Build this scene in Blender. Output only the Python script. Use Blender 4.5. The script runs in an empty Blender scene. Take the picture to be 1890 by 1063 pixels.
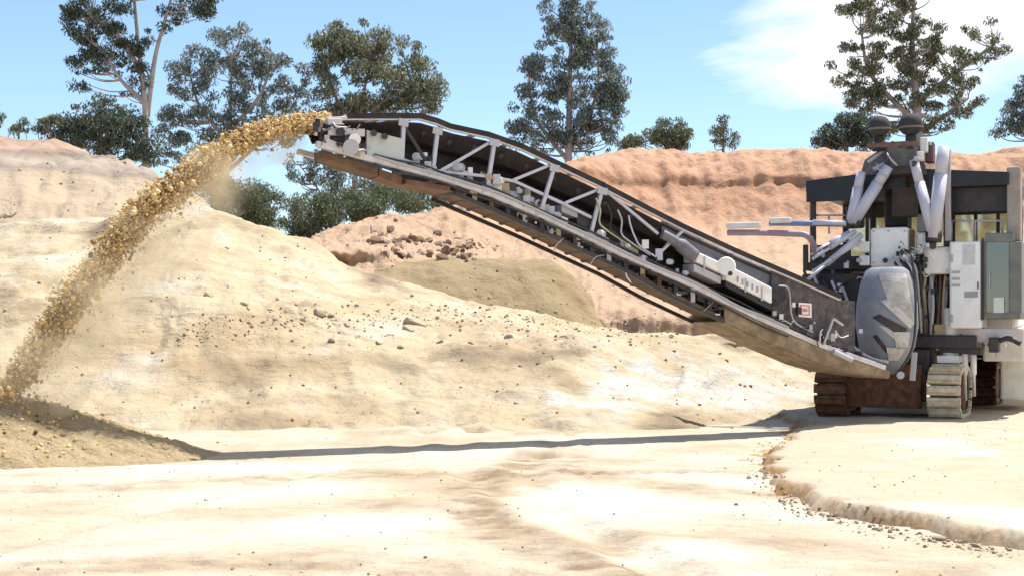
import bpy, bmesh, math, random
import numpy as np
from mathutils import Vector, Matrix, noise
from mathutils.bvhtree import BVHTree

R = random.Random(7)
NR = np.random.default_rng(11)
scn = bpy.context.scene
col = scn.collection
F = 2600.0; CX = 945.0; HY = 610.0; CZ = 1.7     # photo pixels -> rays from the camera

def P(px, py, d):
    return Vector(((px-CX)/F*d, d, CZ+(HY-py)/F*d))

# ------------------------------------------------------------------ materials
def nt(m):
    m.use_nodes = True
    t = m.node_tree; t.nodes.clear()
    return t, t.nodes, t.links

def ramp(N, stops):
    r = N.new('ShaderNodeValToRGB')
    e = r.color_ramp.elements
    while len(e) > 1: e.remove(e[-1])
    e[0].position = stops[0][0]; e[0].color = (*stops[0][1], 1)
    for p, c in stops[1:]:
        k = e.new(p); k.color = (*c, 1)
    return r

def sand(name, cols, scale=0.12, stretch=(1, 1, 1), bump=0.5, fine=9.0, speck=None, speck_amt=0.5, bands=None, bumpdist=0.12, soil=None):
    m = bpy.data.materials.new(name); t, N, L = nt(m)
    out = N.new('ShaderNodeOutputMaterial'); b = N.new('ShaderNodeBsdfPrincipled')
    b.inputs['Roughness'].default_value = 0.95
    if 'Specular IOR Level' in b.inputs: b.inputs['Specular IOR Level'].default_value = 0.15
    tc = N.new('ShaderNodeTexCoord'); mp = N.new('ShaderNodeMapping')
    mp.inputs['Scale'].default_value = stretch
    L.new(tc.outputs['Object'], mp.inputs['Vector'])
    n1 = N.new('ShaderNodeTexNoise'); n1.inputs['Scale'].default_value = scale
    n1.inputs['Detail'].default_value = 9; n1.inputs['Roughness'].default_value = 0.62
    n1.inputs['Distortion'].default_value = 0.6
    L.new(mp.outputs['Vector'], n1.inputs['Vector'])
    k = len(cols)
    r = ramp(N, [(0.3+0.4*i/(k-1), c) for i, c in enumerate(cols)])
    L.new(n1.outputs['Fac'], r.inputs['Fac'])
    cur = r.outputs['Color']
    if bands:                                   # earth strata, plus painted shade under the cliff lip
        sep = N.new('ShaderNodeSeparateXYZ'); L.new(tc.outputs['Object'], sep.inputs[0])
        nb = N.new('ShaderNodeTexNoise'); nb.inputs['Scale'].default_value = 0.25; nb.inputs['Detail'].default_value = 4
        L.new(tc.outputs['Object'], nb.inputs['Vector'])
        ad = N.new('ShaderNodeMath'); ad.operation = 'MULTIPLY_ADD'
        L.new(nb.outputs['Fac'], ad.inputs[0]); ad.inputs[1].default_value = bands.get('wob', 2.0)
        L.new(sep.outputs['Z'], ad.inputs[2])
        mr = N.new('ShaderNodeMapRange')
        mr.inputs['From Min'].default_value = bands['z0']; mr.inputs['From Max'].default_value = bands['z1']
        L.new(ad.outputs[0], mr.inputs['Value'])
        rb = ramp(N, bands['stops']); L.new(mr.outputs[0], rb.inputs['Fac'])
        mx = N.new('ShaderNodeMix'); mx.data_type = 'RGBA'; mx.inputs['Factor'].default_value = bands.get('amt', .6)
        L.new(cur, mx.inputs['A']); L.new(rb.outputs['Color'], mx.inputs['B']); cur = mx.outputs['Result']
    if soil:                                    # disturbed brown soil (-) and chalky grey soil (+), laid out on the mesh
        at = N.new('ShaderNodeAttribute'); at.attribute_name = 'soil'
        for sg, cc in ((-1, soil[0]), (1, soil[1])):
            mm = N.new('ShaderNodeMath'); mm.operation = 'MULTIPLY'; mm.inputs[1].default_value = sg; mm.use_clamp = True
            L.new(at.outputs['Fac'], mm.inputs[0])
            mx = N.new('ShaderNodeMix'); mx.data_type = 'RGBA'; L.new(mm.outputs[0], mx.inputs['Factor']); L.new(cur, mx.inputs['A'])
            mx.inputs['B'].default_value = (*cc, 1); cur = mx.outputs['Result']
    n2 = N.new('ShaderNodeTexNoise'); n2.inputs['Scale'].default_value = fine; n2.inputs['Detail'].default_value = 6
    n2.inputs['Roughness'].default_value = 0.7
    L.new(tc.outputs['Object'], n2.inputs['Vector'])
    if speck:
        n3 = N.new('ShaderNodeTexNoise'); n3.inputs['Scale'].default_value = fine*0.45; n3.inputs['Detail'].default_value = 8
        n3.inputs['Roughness'].default_value = 0.8
        L.new(mp.outputs['Vector'], n3.inputs['Vector'])
        rs = ramp(N, [(0.5, (0, 0, 0)), (0.66, (1, 1, 1))]); L.new(n3.outputs['Fac'], rs.inputs['Fac'])
        ml = N.new('ShaderNodeMath'); ml.operation = 'MULTIPLY'; ml.inputs[1].default_value = speck_amt
        L.new(rs.outputs['Color'], ml.inputs[0])
        mx = N.new('ShaderNodeMix'); mx.data_type = 'RGBA'
        L.new(ml.outputs[0], mx.inputs['Factor']); L.new(cur, mx.inputs['A'])
        mx.inputs['B'].default_value = (*speck, 1); cur = mx.outputs['Result']
    L.new(cur, b.inputs['Base Color'])
    bp = N.new('ShaderNodeBump'); bp.inputs['Strength'].default_value = bump; bp.inputs['Distance'].default_value = bumpdist
    L.new(n2.outputs['Fac'], bp.inputs['Height'])
    n4 = N.new('ShaderNodeTexNoise'); n4.inputs['Scale'].default_value = fine*0.12; n4.inputs['Detail'].default_value = 5
    L.new(mp.outputs['Vector'], n4.inputs['Vector'])
    bp2 = N.new('ShaderNodeBump'); bp2.inputs['Strength'].default_value = bump*0.8; bp2.inputs['Distance'].default_value = bumpdist*5
    L.new(n4.outputs['Fac'], bp2.inputs['Height']); L.new(bp.outputs['Normal'], bp2.inputs['Normal'])
    L.new(bp2.outputs['Normal'], b.inputs['Normal'])
    L.new(b.outputs[0], out.inputs[0])
    return m

def paint(name, c, dirt=None, amt=0.4, rough=0.5, metal=0.0, scale=3.0, bump=0.012, stretch=(1, 1, 1)):
    m = bpy.data.materials.new(name); t, N, L = nt(m)
    out = N.new('ShaderNodeOutputMaterial'); b = N.new('ShaderNodeBsdfPrincipled')
    b.inputs['Roughness'].default_value = rough; b.inputs['Metallic'].default_value = metal
    dirt = dirt or (0.42, 0.33, 0.22)
    tc = N.new('ShaderNodeTexCoord'); mp = N.new('ShaderNodeMapping'); mp.inputs['Scale'].default_value = stretch; L.new(tc.outputs['Object'], mp.inputs['Vector'])
    n = N.new('ShaderNodeTexNoise'); n.inputs['Scale'].default_value = scale; n.inputs['Detail'].default_value = 10
    n.inputs['Roughness'].default_value = 0.72; n.inputs['Distortion'].default_value = .4
    L.new(mp.outputs['Vector'], n.inputs['Vector'])
    r = ramp(N, [(0.42, (0, 0, 0)), (0.62, (1, 1, 1))]); L.new(n.outputs['Fac'], r.inputs['Fac'])
    ml = N.new('ShaderNodeMath'); ml.operation = 'MULTIPLY'; ml.inputs[1].default_value = amt
    L.new(r.outputs['Color'], ml.inputs[0])
    mx = N.new('ShaderNodeMix'); mx.data_type = 'RGBA'
    mx.inputs['A'].default_value = (*c, 1); mx.inputs['B'].default_value = (*dirt, 1)
    L.new(ml.outputs[0], mx.inputs['Factor']); L.new(mx.outputs['Result'], b.inputs['Base Color'])
    bp = N.new('ShaderNodeBump'); bp.inputs['Strength'].default_value = 0.4; bp.inputs['Distance'].default_value = bump
    L.new(n.outputs['Fac'], bp.inputs['Height']); L.new(bp.outputs['Normal'], b.inputs['Normal'])
    L.new(b.outputs[0], out.inputs[0])
    return m

def leaf_mat(name, c1, c2, trans=0.35):
    m = bpy.data.materials.new(name); t, N, L = nt(m)
    out = N.new('ShaderNodeOutputMaterial'); g = N.new('ShaderNodeNewGeometry')
    r = ramp(N, [(0.0, c1), (0.6, c2), (1.0, tuple(min(1, x*1.9) for x in c2))])
    L.new(g.outputs['Random Per Island'], r.inputs['Fac'])
    b = N.new('ShaderNodeBsdfPrincipled'); b.inputs['Roughness'].default_value = 0.5
    b.inputs['Specular IOR Level'].default_value = 0.5
    tr = N.new('ShaderNodeBsdfTranslucent')
    L.new(r.outputs['Color'], b.inputs['Base Color']); L.new(r.outputs['Color'], tr.inputs['Color'])
    mx = N.new('ShaderNodeMixShader'); mx.inputs[0].default_value = trans
    L.new(b.outputs[0], mx.inputs[1]); L.new(tr.outputs[0], mx.inputs[2]); L.new(mx.outputs[0], out.inputs[0])
    return m

def glass_mat(name, c, alpha=0.5):
    m = bpy.data.materials.new(name); t, N, L = nt(m)
    out = N.new('ShaderNodeOutputMaterial')
    tr = N.new('ShaderNodeBsdfTransparent'); tr.inputs['Color'].default_value = (*c, 1)
    gl = N.new('ShaderNodeBsdfGlossy'); gl.inputs['Roughness'].default_value = 0.06
    mx = N.new('ShaderNodeMixShader'); mx.inputs[0].default_value = 1-alpha
    L.new(tr.outputs[0], mx.inputs[1]); L.new(gl.outputs[0], mx.inputs[2]); L.new(mx.outputs[0], out.inputs[0])
    return m

def stone_mat(name, stops):
    m = bpy.data.materials.new(name); t, N, L = nt(m)
    out = N.new('ShaderNodeOutputMaterial'); g = N.new('ShaderNodeNewGeometry')
    r = ramp(N, stops); L.new(g.outputs['Random Per Island'], r.inputs['Fac'])
    b = N.new('ShaderNodeBsdfPrincipled'); b.inputs['Roughness'].default_value = 0.95
    L.new(r.outputs['Color'], b.inputs['Base Color'])
    n = N.new('ShaderNodeTexNoise'); n.inputs['Scale'].default_value = 30
    bp = N.new('ShaderNodeBump'); bp.inputs['Strength'].default_value = .6; bp.inputs['Distance'].default_value = .02
    L.new(n.outputs['Fac'], bp.inputs['Height']); L.new(bp.outputs['Normal'], b.inputs['Normal'])
    L.new(b.outputs[0], out.inputs[0])
    return m

S_FLOOR = sand('pale_floor', [(.36, .28, .185), (.43, .345, .24), (.475, .40, .295), (.51, .45, .355), (.40, .315, .21)], scale=.35, stretch=(.75, 1, 1), bump=.6, fine=22, speck=(.23, .165, .10), speck_amt=.3, bumpdist=.05, soil=((.25, .18, .11), (.56, .51, .44)))
S_BENCH = sand('bench_sand', [(.37, .29, .20), (.42, .345, .25), (.39, .315, .22)], scale=.6, bump=.4, fine=12, speck=(.28, .205, .13), speck_amt=.2, bumpdist=.04, soil=((.30, .175, .075), (.50, .46, .40)))
S_BANK = sand('bank_sand', [(.33, .245, .145), (.41, .32, .20), (.465, .38, .255), (.375, .285, .175), (.46, .38, .265)], scale=.22, stretch=(.7, .7, 1.6), bump=.65, fine=7, speck=(.22, .16, .095), speck_amt=.3, soil=((.165, .12, .078), (.50, .465, .41)))
S_HILL = sand('hill_earth', [(.30, .21, .14), (.37, .28, .19), (.33, .25, .17)], scale=.2, stretch=(.6, .6, 2.2), bump=.8, fine=3.5, speck=(.20, .15, .10), speck_amt=.35,
              bands=dict(z0=6.4, z1=11.4, wob=1.2, amt=.85, stops=[(0, (.38, .30, .21)), (.35, (.38, .30, .21)), (.42, (.22, .18, .15)), (.55, (.35, .29, .235)), (.62, (.19, .15, .125)), (.70, (.38, .265, .20)), (.85, (.25, .165, .125)), (1, (.38, .255, .18))]))
S_CLIFF = sand('orange_cliff', [(.33, .18, .11), (.46, .29, .195), (.39, .23, .145), (.50, .345, .24)], scale=.5, stretch=(1.5, 1.5, .35), bump=1.0, fine=2.6, speck=(.22, .11, .06), speck_amt=.35,
               bands=dict(z0=5.0, z1=13.0, wob=1.6, amt=.5, stops=[(0, (.36, .285, .20)), (.22, (.38, .28, .19)), (.34, (.38, .235, .15)), (.5, (.39, .22, .135)), (.60, (.25, .125, .07)), (.68, (.42, .235, .15)), (1, (.43, .29, .19))]))  # dark brown stop paints the shadow below the overhanging lip
S_MOUND = sand('olive_sand', [(.21, .155, .08), (.28, .21, .12), (.24, .18, .10)], scale=.5, bump=.6, fine=6, speck=(.15, .115, .065), speck_amt=.3)
S_PILE = sand('golden_gravel', [(.36, .265, .145), (.45, .345, .205), (.40, .30, .165)], scale=1.2, bump=1.0, fine=11, speck=(.20, .135, .065), speck_amt=.4, bumpdist=.1)

WHITE = paint('dusty_white_paint', (.78, .77, .74), (.50, .42, .33), .45, .45)
SHELL_SPEC = .12
WHITE2 = paint('clean_white_paint', (.84, .83, .81), (.55, .49, .41), .3, .4)
GREY = paint('worn_grey_steel', (.40, .40, .44), (.45, .38, .30), .4, .5)
LILAC = paint('pale_grey_strut_paint', (.47, .47, .55), (.42, .38, .34), .3, .4, scale=5)
DARK = paint('black_steel', (.018, .016, .02), (.085, .062, .05), .4, .5)
DARKB = paint('blue_black_steel', (.004, .0045, .008), (.014, .013, .016), .4, .4)
RUBBER = paint('belt_rubber', (.016, .012, .014), (.07, .045, .032), .5, .8)
BROWN = paint('dirty_brown_plate', (.085, .042, .022), (.22, .14, .07), .5, .8)
TAN = paint('dust_caked_plate', (.36, .27, .16), (.50, .40, .27), .6, .85, scale=4)
RUST = paint('rusty_track_steel', (.075, .028, .016), (.24, .11, .05), .55, .85, scale=6, bump=.1)
CAKED = paint('sand_caked_track', (.50, .40, .25), (.72, .66, .53), .8, .9, scale=6, bump=.1)
SHELL = paint('dirty_grey_shell', (.20, .225, .265), (.36, .33, .29), .6, .95, scale=3.5, stretch=(1, 1, .7), bump=.012)
for nd in SHELL.node_tree.nodes:
    if nd.type == 'BSDF_PRINCIPLED': nd.inputs['Specular IOR Level'].default_value = SHELL_SPEC
RED = paint('faded_red', (.45, .10, .08), (.4, .25, .2), .3, .5)
BLUE = paint('blue_pipe_paint', (.16, .22, .40), (.4, .4, .45), .3, .4)
YELLOW = paint('yellow_green_hose', (.42, .44, .20), (.4, .36, .25), .5, .5)
LABELG = paint('grey_decal', (.30, .29, .30), (.5, .47, .45), .3, .5, scale=14)
GLASS_G = glass_mat('green_tinted_glass', (.66, .74, .62), .8)
GLASS_D = glass_mat('dark_door_glass', (.20, .28, .22), .80)
STONE = stone_mat('golden_stone', [(0, (.14, .08, .028)), (.13, (.40, .255, .095)), (.45, (.56, .385, .165)), (.85, (.63, .46, .225)), (1, (.68, .54, .33))])
ROCKM = stone_mat('quarry_rock', [(0, (.09, .055, .035)), (.45, (.27, .175, .11)), (1, (.50, .38, .27))])
for nd in ROCKM.node_tree.nodes:
    if nd.type == 'VALTORGB':
        oi = ROCKM.node_tree.nodes.new('ShaderNodeObjectInfo'); ROCKM.node_tree.links.new(oi.outputs['Random'], nd.inputs['Fac'])
CLODM = stone_mat('dry_clod', [(0, (.20, .135, .075)), (.6, (.33, .25, .16)), (1, (.44, .36, .26))])
BARK = paint('pale_eucalypt_bark', (.36, .31, .29), (.18, .14, .12), .6, .8, scale=1.5)
BARKD = paint('grey_bark', (.22, .17, .14), (.12, .09, .07), .6, .85, scale=1.5)
LEAF_D = leaf_mat('dark_leaf', (.032, .046, .034), (.08, .10, .066))
LEAF_B = leaf_mat('blue_grey_leaf', (.065, .083, .083), (.17, .20, .18))
LEAF_O = leaf_mat('olive_leaf', (.07, .08, .047), (.17, .18, .11))
LEAF_G = leaf_mat('green_bush_leaf', (.06, .078, .042), (.125, .14, .075))

# ------------------------------------------------------------------ object helpers
def link(name, me, mat, parent=None):
    o = bpy.data.objects.new(name, me); col.objects.link(o)
    if mat: me.materials.append(mat)
    if parent is not None:
        o.parent = parent
        if parent.type == 'EMPTY':
            o.matrix_parent_inverse = Matrix.Translation(-parent.location)
    return o

def tag(o, label=None, cat=None, group=None, kind=None):
    if label: o['label'] = label
    if cat: o['category'] = cat
    if group: o['group'] = group
    if kind: o['kind'] = kind
    return o

def empty(name, loc):
    o = bpy.data.objects.new(name, None); col.objects.link(o); o.location = loc
    o.empty_display_size = .3
    return o

def np_mesh(name, V, faces_flat, nper, smooth=False):
    me = bpy.data.meshes.new(name)
    V = np.asarray(V, dtype=np.float32); nf = len(faces_flat)//nper
    me.vertices.add(len(V)); me.vertices.foreach_set('co', V.ravel())
    me.loops.add(len(faces_flat)); me.loops.foreach_set('vertex_index', np.asarray(faces_flat, dtype=np.int32))
    me.polygons.add(nf); me.polygons.foreach_set('loop_start', np.arange(0, nf*nper, nper, dtype=np.int32))
    if smooth: me.polygons.foreach_set('use_smooth', np.ones(nf, dtype=bool))
    me.update(); me.validate()
    return me

class MB:
    """collects shapes in world space, links them as one mesh"""
    def __init__(s): s.bm = bmesh.new()
    def hexa(s, c):                         # 8 corners: bottom 4 (ccw), top 4
        v = [s.bm.verts.new(p) for p in c]
        for f in ((3, 2, 1, 0), (4, 5, 6, 7), (0, 1, 5, 4), (1, 2, 6, 5), (2, 3, 7, 6), (3, 0, 4, 7)):
            s.bm.faces.new([v[i] for i in f])
        return s
    def bar(s, a, b, w, h=None, up=Vector((0, 0, 1))):
        h = h or w; a = Vector(a); b = Vector(b); d = (b-a).normalized()
        x = d.cross(up)
        if x.length < 1e-4: x = d.cross(Vector((0, 1, 0)))
        x.normalize(); y = x.cross(d).normalized(); x = x*w/2; y = y*h/2
        return s.hexa([a-x-y, a+x-y, a+x+y, a-x+y, b-x-y, b+x-y, b+x+y, b-x+y])
    def tube(s, pts, r, n=10, cap=True):
        pts = [Vector(p) for p in pts]; rs = r if isinstance(r, (list, tuple)) else [r]*len(pts)
        rings = []; ref = Vector((.13, .21, .97))
        for i, p in enumerate(pts):
            d = (pts[min(i+1, len(pts)-1)]-pts[max(i-1, 0)]).normalized()
            x = d.cross(ref)
            if x.length < .05: x = d.cross(Vector((1, 0, 0)))
            x.normalize(); y = d.cross(x)
            rings.append([s.bm.verts.new(p+(x*math.cos(2*math.pi*k/n)+y*math.sin(2*math.pi*k/n))*rs[i]) for k in range(n)])
        for a, b in zip(rings, rings[1:]):
            for k in range(n):
                f = s.bm.faces.new((a[k], a[(k+1) % n], b[(k+1) % n], b[k])); f.smooth = True
        if cap:
            s.bm.faces.new(rings[0][::-1]); s.bm.faces.new(rings[-1])
        return s
    def build(s, name, mat, parent=None, bevel=0.0, label=None):
        bmesh.ops.recalc_face_normals(s.bm, faces=s.bm.faces)
        me = bpy.data.meshes.new(name); s.bm.to_mesh(me); s.bm.free()
        o = link(name, me, mat, parent)
        if bevel:
            md = o.modifiers.new('bevel', 'BEVEL'); md.width = bevel; md.segments = 2; md.limit_method = 'ANGLE'
        if label: o['label'] = label
        return o

def curve_pts(pts, n=6):
    """Catmull-Rom through the points"""
    pts = [Vector(p) for p in pts]; out = []
    for i in range(len(pts)-1):
        p0 = pts[max(i-1, 0)]; p1 = pts[i]; p2 = pts[i+1]; p3 = pts[min(i+2, len(pts)-1)]
        for k in range(n):
            t = k/n
            out.append(.5*((2*p1)+(p2-p0)*t+(2*p0-5*p1+4*p2-p3)*t*t+(3*p1-p0-3*p2+p3)*t**3))
    out.append(pts[-1]); return out

def fr(x, y, z=0., o=4): return noise.fractal(Vector((x, y, z)), 1.0, 2.0, o)

# ------------------------------------------------------------------ terrain
def grid_faces(nu, nv):
    i = np.arange((nu-1)*(nv-1)); a = (i//(nv-1))*nv + i % (nv-1)
    return np.stack([a, a+nv, a+nv+1, a+1], 1).ravel()

TERR = []
def register(me):
    TERR.append((np.array([v.co[:] for v in me.vertices]), [tuple(p.vertices) for p in me.polygons]))

def cr_interp(A, n):
    """Catmull-Rom along axis 0 of array A (k, ..., 3) -> n samples"""
    k = A.shape[0]; u = np.linspace(0, k-1-1e-6, n); i = u.astype(int); t = (u-i).reshape((-1,)+(1,)*(A.ndim-1))
    p0 = A[np.clip(i-1, 0, k-1)]; p1 = A[i]; p2 = A[np.clip(i+1, 0, k-1)]; p3 = A[np.clip(i+2, 0, k-1)]
    return .5*(2*p1+(p2-p0)*t+(2*p0-5*p1+4*p2-p3)*t*t+(3*p1-p0-3*p2+p3)*t**3)

def loft(name, cols, nu, nv, mat, amp=.15, sc=.35, rill=0.0, seed=0., wash=0., soil=None):
    C = np.array([[P(px, py, d)[:] for d, py in rows] for px, rows in cols])
    G = cr_interp(C, nu)                          # (nu, rows, 3)
    G = cr_interp(np.swapaxes(G, 0, 1), nv)       # (nv, nu, 3)
    G = np.swapaxes(G, 0, 1).reshape(-1, 3)
    for q in G:
        x, y, z = q
        dz = amp*(fr(x*sc+seed, y*sc, seed, 6) + .5*fr(x*sc*3.1, y*sc*3.1, 3+seed, 4))
        if rill:
            zl = 9.1+.5*fr(x*.25, 0, 3., 3); q[1] -= .45*max(0, min(1, (z-zl)/.35))*max(0, min(1, .95+.9*fr(x*.3, 0, 12., 3)))
            rr = abs(noise.noise(Vector((x*.55+seed, 1.3, z*.06))))+.35*abs(noise.noise(Vector((x*1.9, 5.3, z*.10))))
            q[1] += rill*.8*(rr-.3)+rill*.30*fr(x*1.3, z*.25, 2., 5)
        if wash:                                    # wash-out furrows running down the slope
            wx = x+.8*fr(x*.3, y*.3, 4.)
            dz -= wash*(max(0, .32-abs(noise.noise(Vector((wx*.9, y*.10, seed)))))*1.6+max(0, .25-abs(noise.noise(Vector((wx*2.3, y*.2, seed+3)))))*.8)*(.35+max(0, fr(x*.2, y*.2, 9.))*2)
        q[2] += dz
    me = np_mesh(name, G, grid_faces(nu, nv), 4, True)
    if soil:
        kr = len(cols[0][1])-1; A = me.attributes.new('soil', 'FLOAT', 'POINT')
        A.data.foreach_set('value', np.array([soil(G[i], (i % nv)/(nv-1)*kr) for i in range(len(G))], dtype=np.float32))
    register(me)
    return tag(link(name, me, mat), kind='structure')

def sstep(a, b, x):
    t = np.clip((x-a)/(b-a), 0, 1); return t*t*(3-2*t)

# main ground: one sheet to the horizon, finely divided where the camera sees it
xs = np.concatenate([-np.geomspace(700, 7.3, 50), np.arange(-7, 6.01, .065), np.geomspace(6.2, 700, 50)])
ys = np.concatenate([np.linspace(-300, 5, 14), np.arange(6, 8.9, .13), np.arange(9, 20, .065), np.geomspace(20.1, 900, 90)])
GX, GY = np.meshgrid(xs, ys, indexing='ij')
GZ = np.zeros_like(GX)
def rut(x, y):
    """two shallow curving wheel marks across the floor"""
    z = 0
    for x0, k in ((.3, -.05), (1.2, -.05), (-3.2, .09)):
        c = x0+k*(y-14)**1.0+.9*math.sin(y*.22+x0)
        z -= .035*math.exp(-((x-c)/.22)**2)-.018*(math.exp(-((x-c-.35)/.13)**2)+math.exp(-((x-c+.35)/.13)**2))
    return z
for i in range(GX.shape[0]):
    for j in range(GX.shape[1]):
        x, y = GX[i, j], GY[i, j]
        if abs(x) < 24 and 5 < y < 46:
            cal = 1-.75*math.exp(-((y-21)/2.2)**2)
            GZ[i, j] = cal*(.022*fr(x*.18, y*.18, 1., 3) + .010*fr(x*1.1, y*1.1, 2.) + .012*max(0, fr(x*3.3, y*3.3, 7., 3)) + rut(x, y))
SO = np.zeros_like(GX)
TRK = [[(.6, 40), (.35, 22.5), (.05, 18.5), (-.35, 15.5), (-.25, 12.8), (.35, 10.8), (1.1, 9.3), (2.2, 7.5)], [(-9, 14.2), (-5, 15.2), (-2, 16.6), (1.5, 17.3), (4, 17.2)], [(-6, 9.5), (-3, 10.2), (-1.2, 10.3), (.6, 9.2), (1.4, 7.6)], [(5, 14.0), (3, 14.6), (1.4, 15.8), (.8, 18), (.9, 22)]]
TRK = [np.array([p[:2] for p in curve_pts([(a, b, 0) for a, b in k_], 6)]) for k_ in TRK]
for i in range(GX.shape[0]):
    for j in range(GX.shape[1]):
        x, y = GX[i, j], GY[i, j]
        if abs(x) < 14 and 6 < y < 30:
            n = fr(x*.5, y*.5, 13., 5); n2 = fr(x*2.4, y*2.4, 17., 4); v = 0
            for q, T in enumerate(TRK):
                e = T-(x, y); d = math.sqrt((e*e).sum(1).min())
                g = math.exp(-(d/(.42 if q else .34))**4)*max(0, min(1, .75+1.3*n+1.1*n2))
                v -= g*(1.0 if q == 0 else .6); GZ[i, j] += g*(.022*noise.noise(Vector((x*9, y*9, 0)))-.015+(.012*math.sin(6.283*y/.21+2*math.sin(x*9)) if q != 1 else .012*math.sin(6.283*x/.21)))
            for ex, ey, ea, eb in ((.95, 14.6, 1.0, 1.3), (2.6, 15.6, .6, .7), (1.25, 11.0, 1.2, .55), (-3.4, 17.8, 1.5, .8), (-1.4, 12.4, .9, .6), (2.4, 9.6, .9, .4)):
                v += .9*max(0, min(1, 1.25-math.hypot((x-ex)/ea, (y-ey)/eb)+.9*n+.35*n2))
            v += .8*max(0, n-.14)-.9*max(0, -n-.12)
            SO[i, j] = max(-1, min(1, v+.30*fr(x*6, y*6, 4., 3)*(.3+abs(v))))
GZ += 4.6*sstep(46, 62, GY)-.10*sstep(16, 20, GY)*(1-sstep(40, 46, GY))
g_me = np_mesh('ground', np.stack([GX, GY, GZ], -1).reshape(-1, 3), grid_faces(*GX.shape), 4, True)
register(g_me)
g_me.attributes.new('soil', 'FLOAT', 'POINT').data.foreach_set('value', SO.ravel().astype(np.float32))
tag(link('ground', g_me, S_FLOOR), kind='structure')

# near bank: a low fan with a gully behind it and a long slope falling to the right
def bank_col(px, foot, lowd, low, crest_d, crest, fd=24.0):
    return (px, [(fd-1.6, foot+45), (fd, foot), ((fd+lowd)/2-.3, foot*.55+low*.45+6), (lowd, low), (lowd+1.2, low+4), (lowd+4.0, (low*2+crest)/3-2), (crest_d-2.5, crest*.8+low*.2), (crest_d, crest), (crest_d+5, crest+60), (crest_d+12, 640)])
bank = [bank_col(-900, 746, 32, 560, 48, 430, 25.8), bank_col(-400, 758, 32, 560, 48, 420, 25.8), bank_col(-100, 770, 32, 560, 47, 420, 25.8), bank_col(60, 776, 32, 560, 46, 410, 25.8), bank_col(200, 781, 32, 562, 45, 400, 25.8),
        bank_col(290, 783, 32, 552, 44, 382, 25.8), bank_col(350, 783, 32, 548, 44, 366, 25.8), bank_col(430, 783, 32, 560, 43, 402, 25.8), bank_col(500, 783, 32, 574, 43, 424, 25.8),
        bank_col(570, 783, 31.5, 592, 43, 446, 25.8), bank_col(650, 782, 31, 615, 42, 488, 25.8), bank_col(750, 780, 31, 640, 41, 520, 25.8), bank_col(850, 778, 31, 640, 41, 547, 25.8), bank_col(950, 776, 31, 632, 40, 571, 25.8), bank_col(1080, 773, 31, 626, 40, 600, 25.8),
        bank_col(1200, 776, 31.8, 640, 40, 616, 26.2), bank_col(1350, 765, 33, 655, 40, 620, 27.6), bank_col(1500, 740, 36.5, 665, 42, 632, 31.5), bank_col(1700, 715, 41, 670, 45, 640, 37), bank_col(2000, 705, 43, 670, 47, 640, 39), bank_col(2600, 700, 43, 670, 47, 640, 39)]
def bank_soil(q, t):
    x, y, z = q; n = fr(x*.45, y*.45, 3., 5); n2 = fr(x*1.6, y*1.6, 8., 4)
    v = -1.1*math.exp(-((t-3.75+.35*n)/.42)**2)*max(0, .55+n2+n)*(1 if x < 3 else .3)      # disturbed soil along the gully
    v += 1.3*math.exp(-((t-2.0+.4*n)/.8)**2)*max(0, min(1, (x-.2+2*n)/1.5))*max(0, min(1, (8-x)/2))*max(0, .6+n2)   # chalky patch low on the right
    v += max(0, n-.12)*.8-max(0, -n-.15)*1.3
    return max(-1, min(1, v))
loft('sand_bank', bank, 380, 190, S_BANK, amp=.13, sc=.55, seed=4., wash=.30, soil=bank_soil)

# big hill on the left
def hill_col(px, d, crest, foot):
    return (px, [(40, foot+60), (44, foot), (48, foot*.62+crest*.38), (53, crest*.72+foot*.28), (d-2.4, crest+34), (d-1.0, crest+18), (d, crest+9), (d+2.5, crest+16), (d+7, crest+60), (d+16, 620)])
hillc = [hill_col(-1100, 60, 200, 540), hill_col(-500, 60, 215, 540), hill_col(-150, 60, 228, 545), hill_col(0, 60, 240, 545), hill_col(100, 60, 254, 545), hill_col(200, 59, 280, 545), hill_col(270, 58, 304, 545), hill_col(350, 57, 350, 548), hill_col(430, 56, 415, 555), hill_col(520, 55, 470, 565), hill_col(620, 54, 530, 580)]
loft('hill', hillc, 190, 90, S_HILL, amp=.30, sc=.35, seed=9., wash=.35)

# orange cut bank behind, a low spur on its left rising to a long face on the right
def cliff_col(px, d, crest, face, foot):
    return (px, [(41, foot+60), (43, foot), (46, foot*.6+face*.4), (d-9, face), (d-4.5, face*.55+crest*.45), (d-1.6, crest*.84+face*.16), (d, crest+10), (d+3, crest+13), (d+9, crest+50), (d+30, 560)])
cl = [cliff_col(500, 52, 520, 530, 560), cliff_col(545, 52, 470, 490, 540), cliff_col(572, 53, 436, 462, 520), cliff_col(600, 54, 420, 458, 510), cliff_col(650, 55, 408, 462, 515), cliff_col(700, 56, 393, 466, 525), cliff_col(760, 57, 390, 472, 540),
      cliff_col(830, 59, 375, 478, 560), cliff_col(900, 62, 354, 470, 580), cliff_col(980, 66, 325, 450, 600), cliff_col(1060, 70, 292, 430, 612), cliff_col(1120, 73, 279, 424, 620), cliff_col(1210, 75, 270, 425, 630), cliff_col(1300, 75, 279, 430, 635),
      cliff_col(1400, 75, 272, 435, 640), cliff_col(1500, 75, 273, 440, 640), cliff_col(1580, 75, 276, 440, 640), cliff_col(1700, 75, 280, 440, 640), cliff_col(1800, 75, 278, 440, 640), cliff_col(1900, 75, 266, 440, 640), cliff_col(2100, 75, 255, 440, 640), cliff_col(2700, 78, 240, 430, 640)]
loft('orange_hill', cl, 420, 130, S_CLIFF, amp=.26, sc=.7, rill=.8, seed=2., wash=.12)

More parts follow.
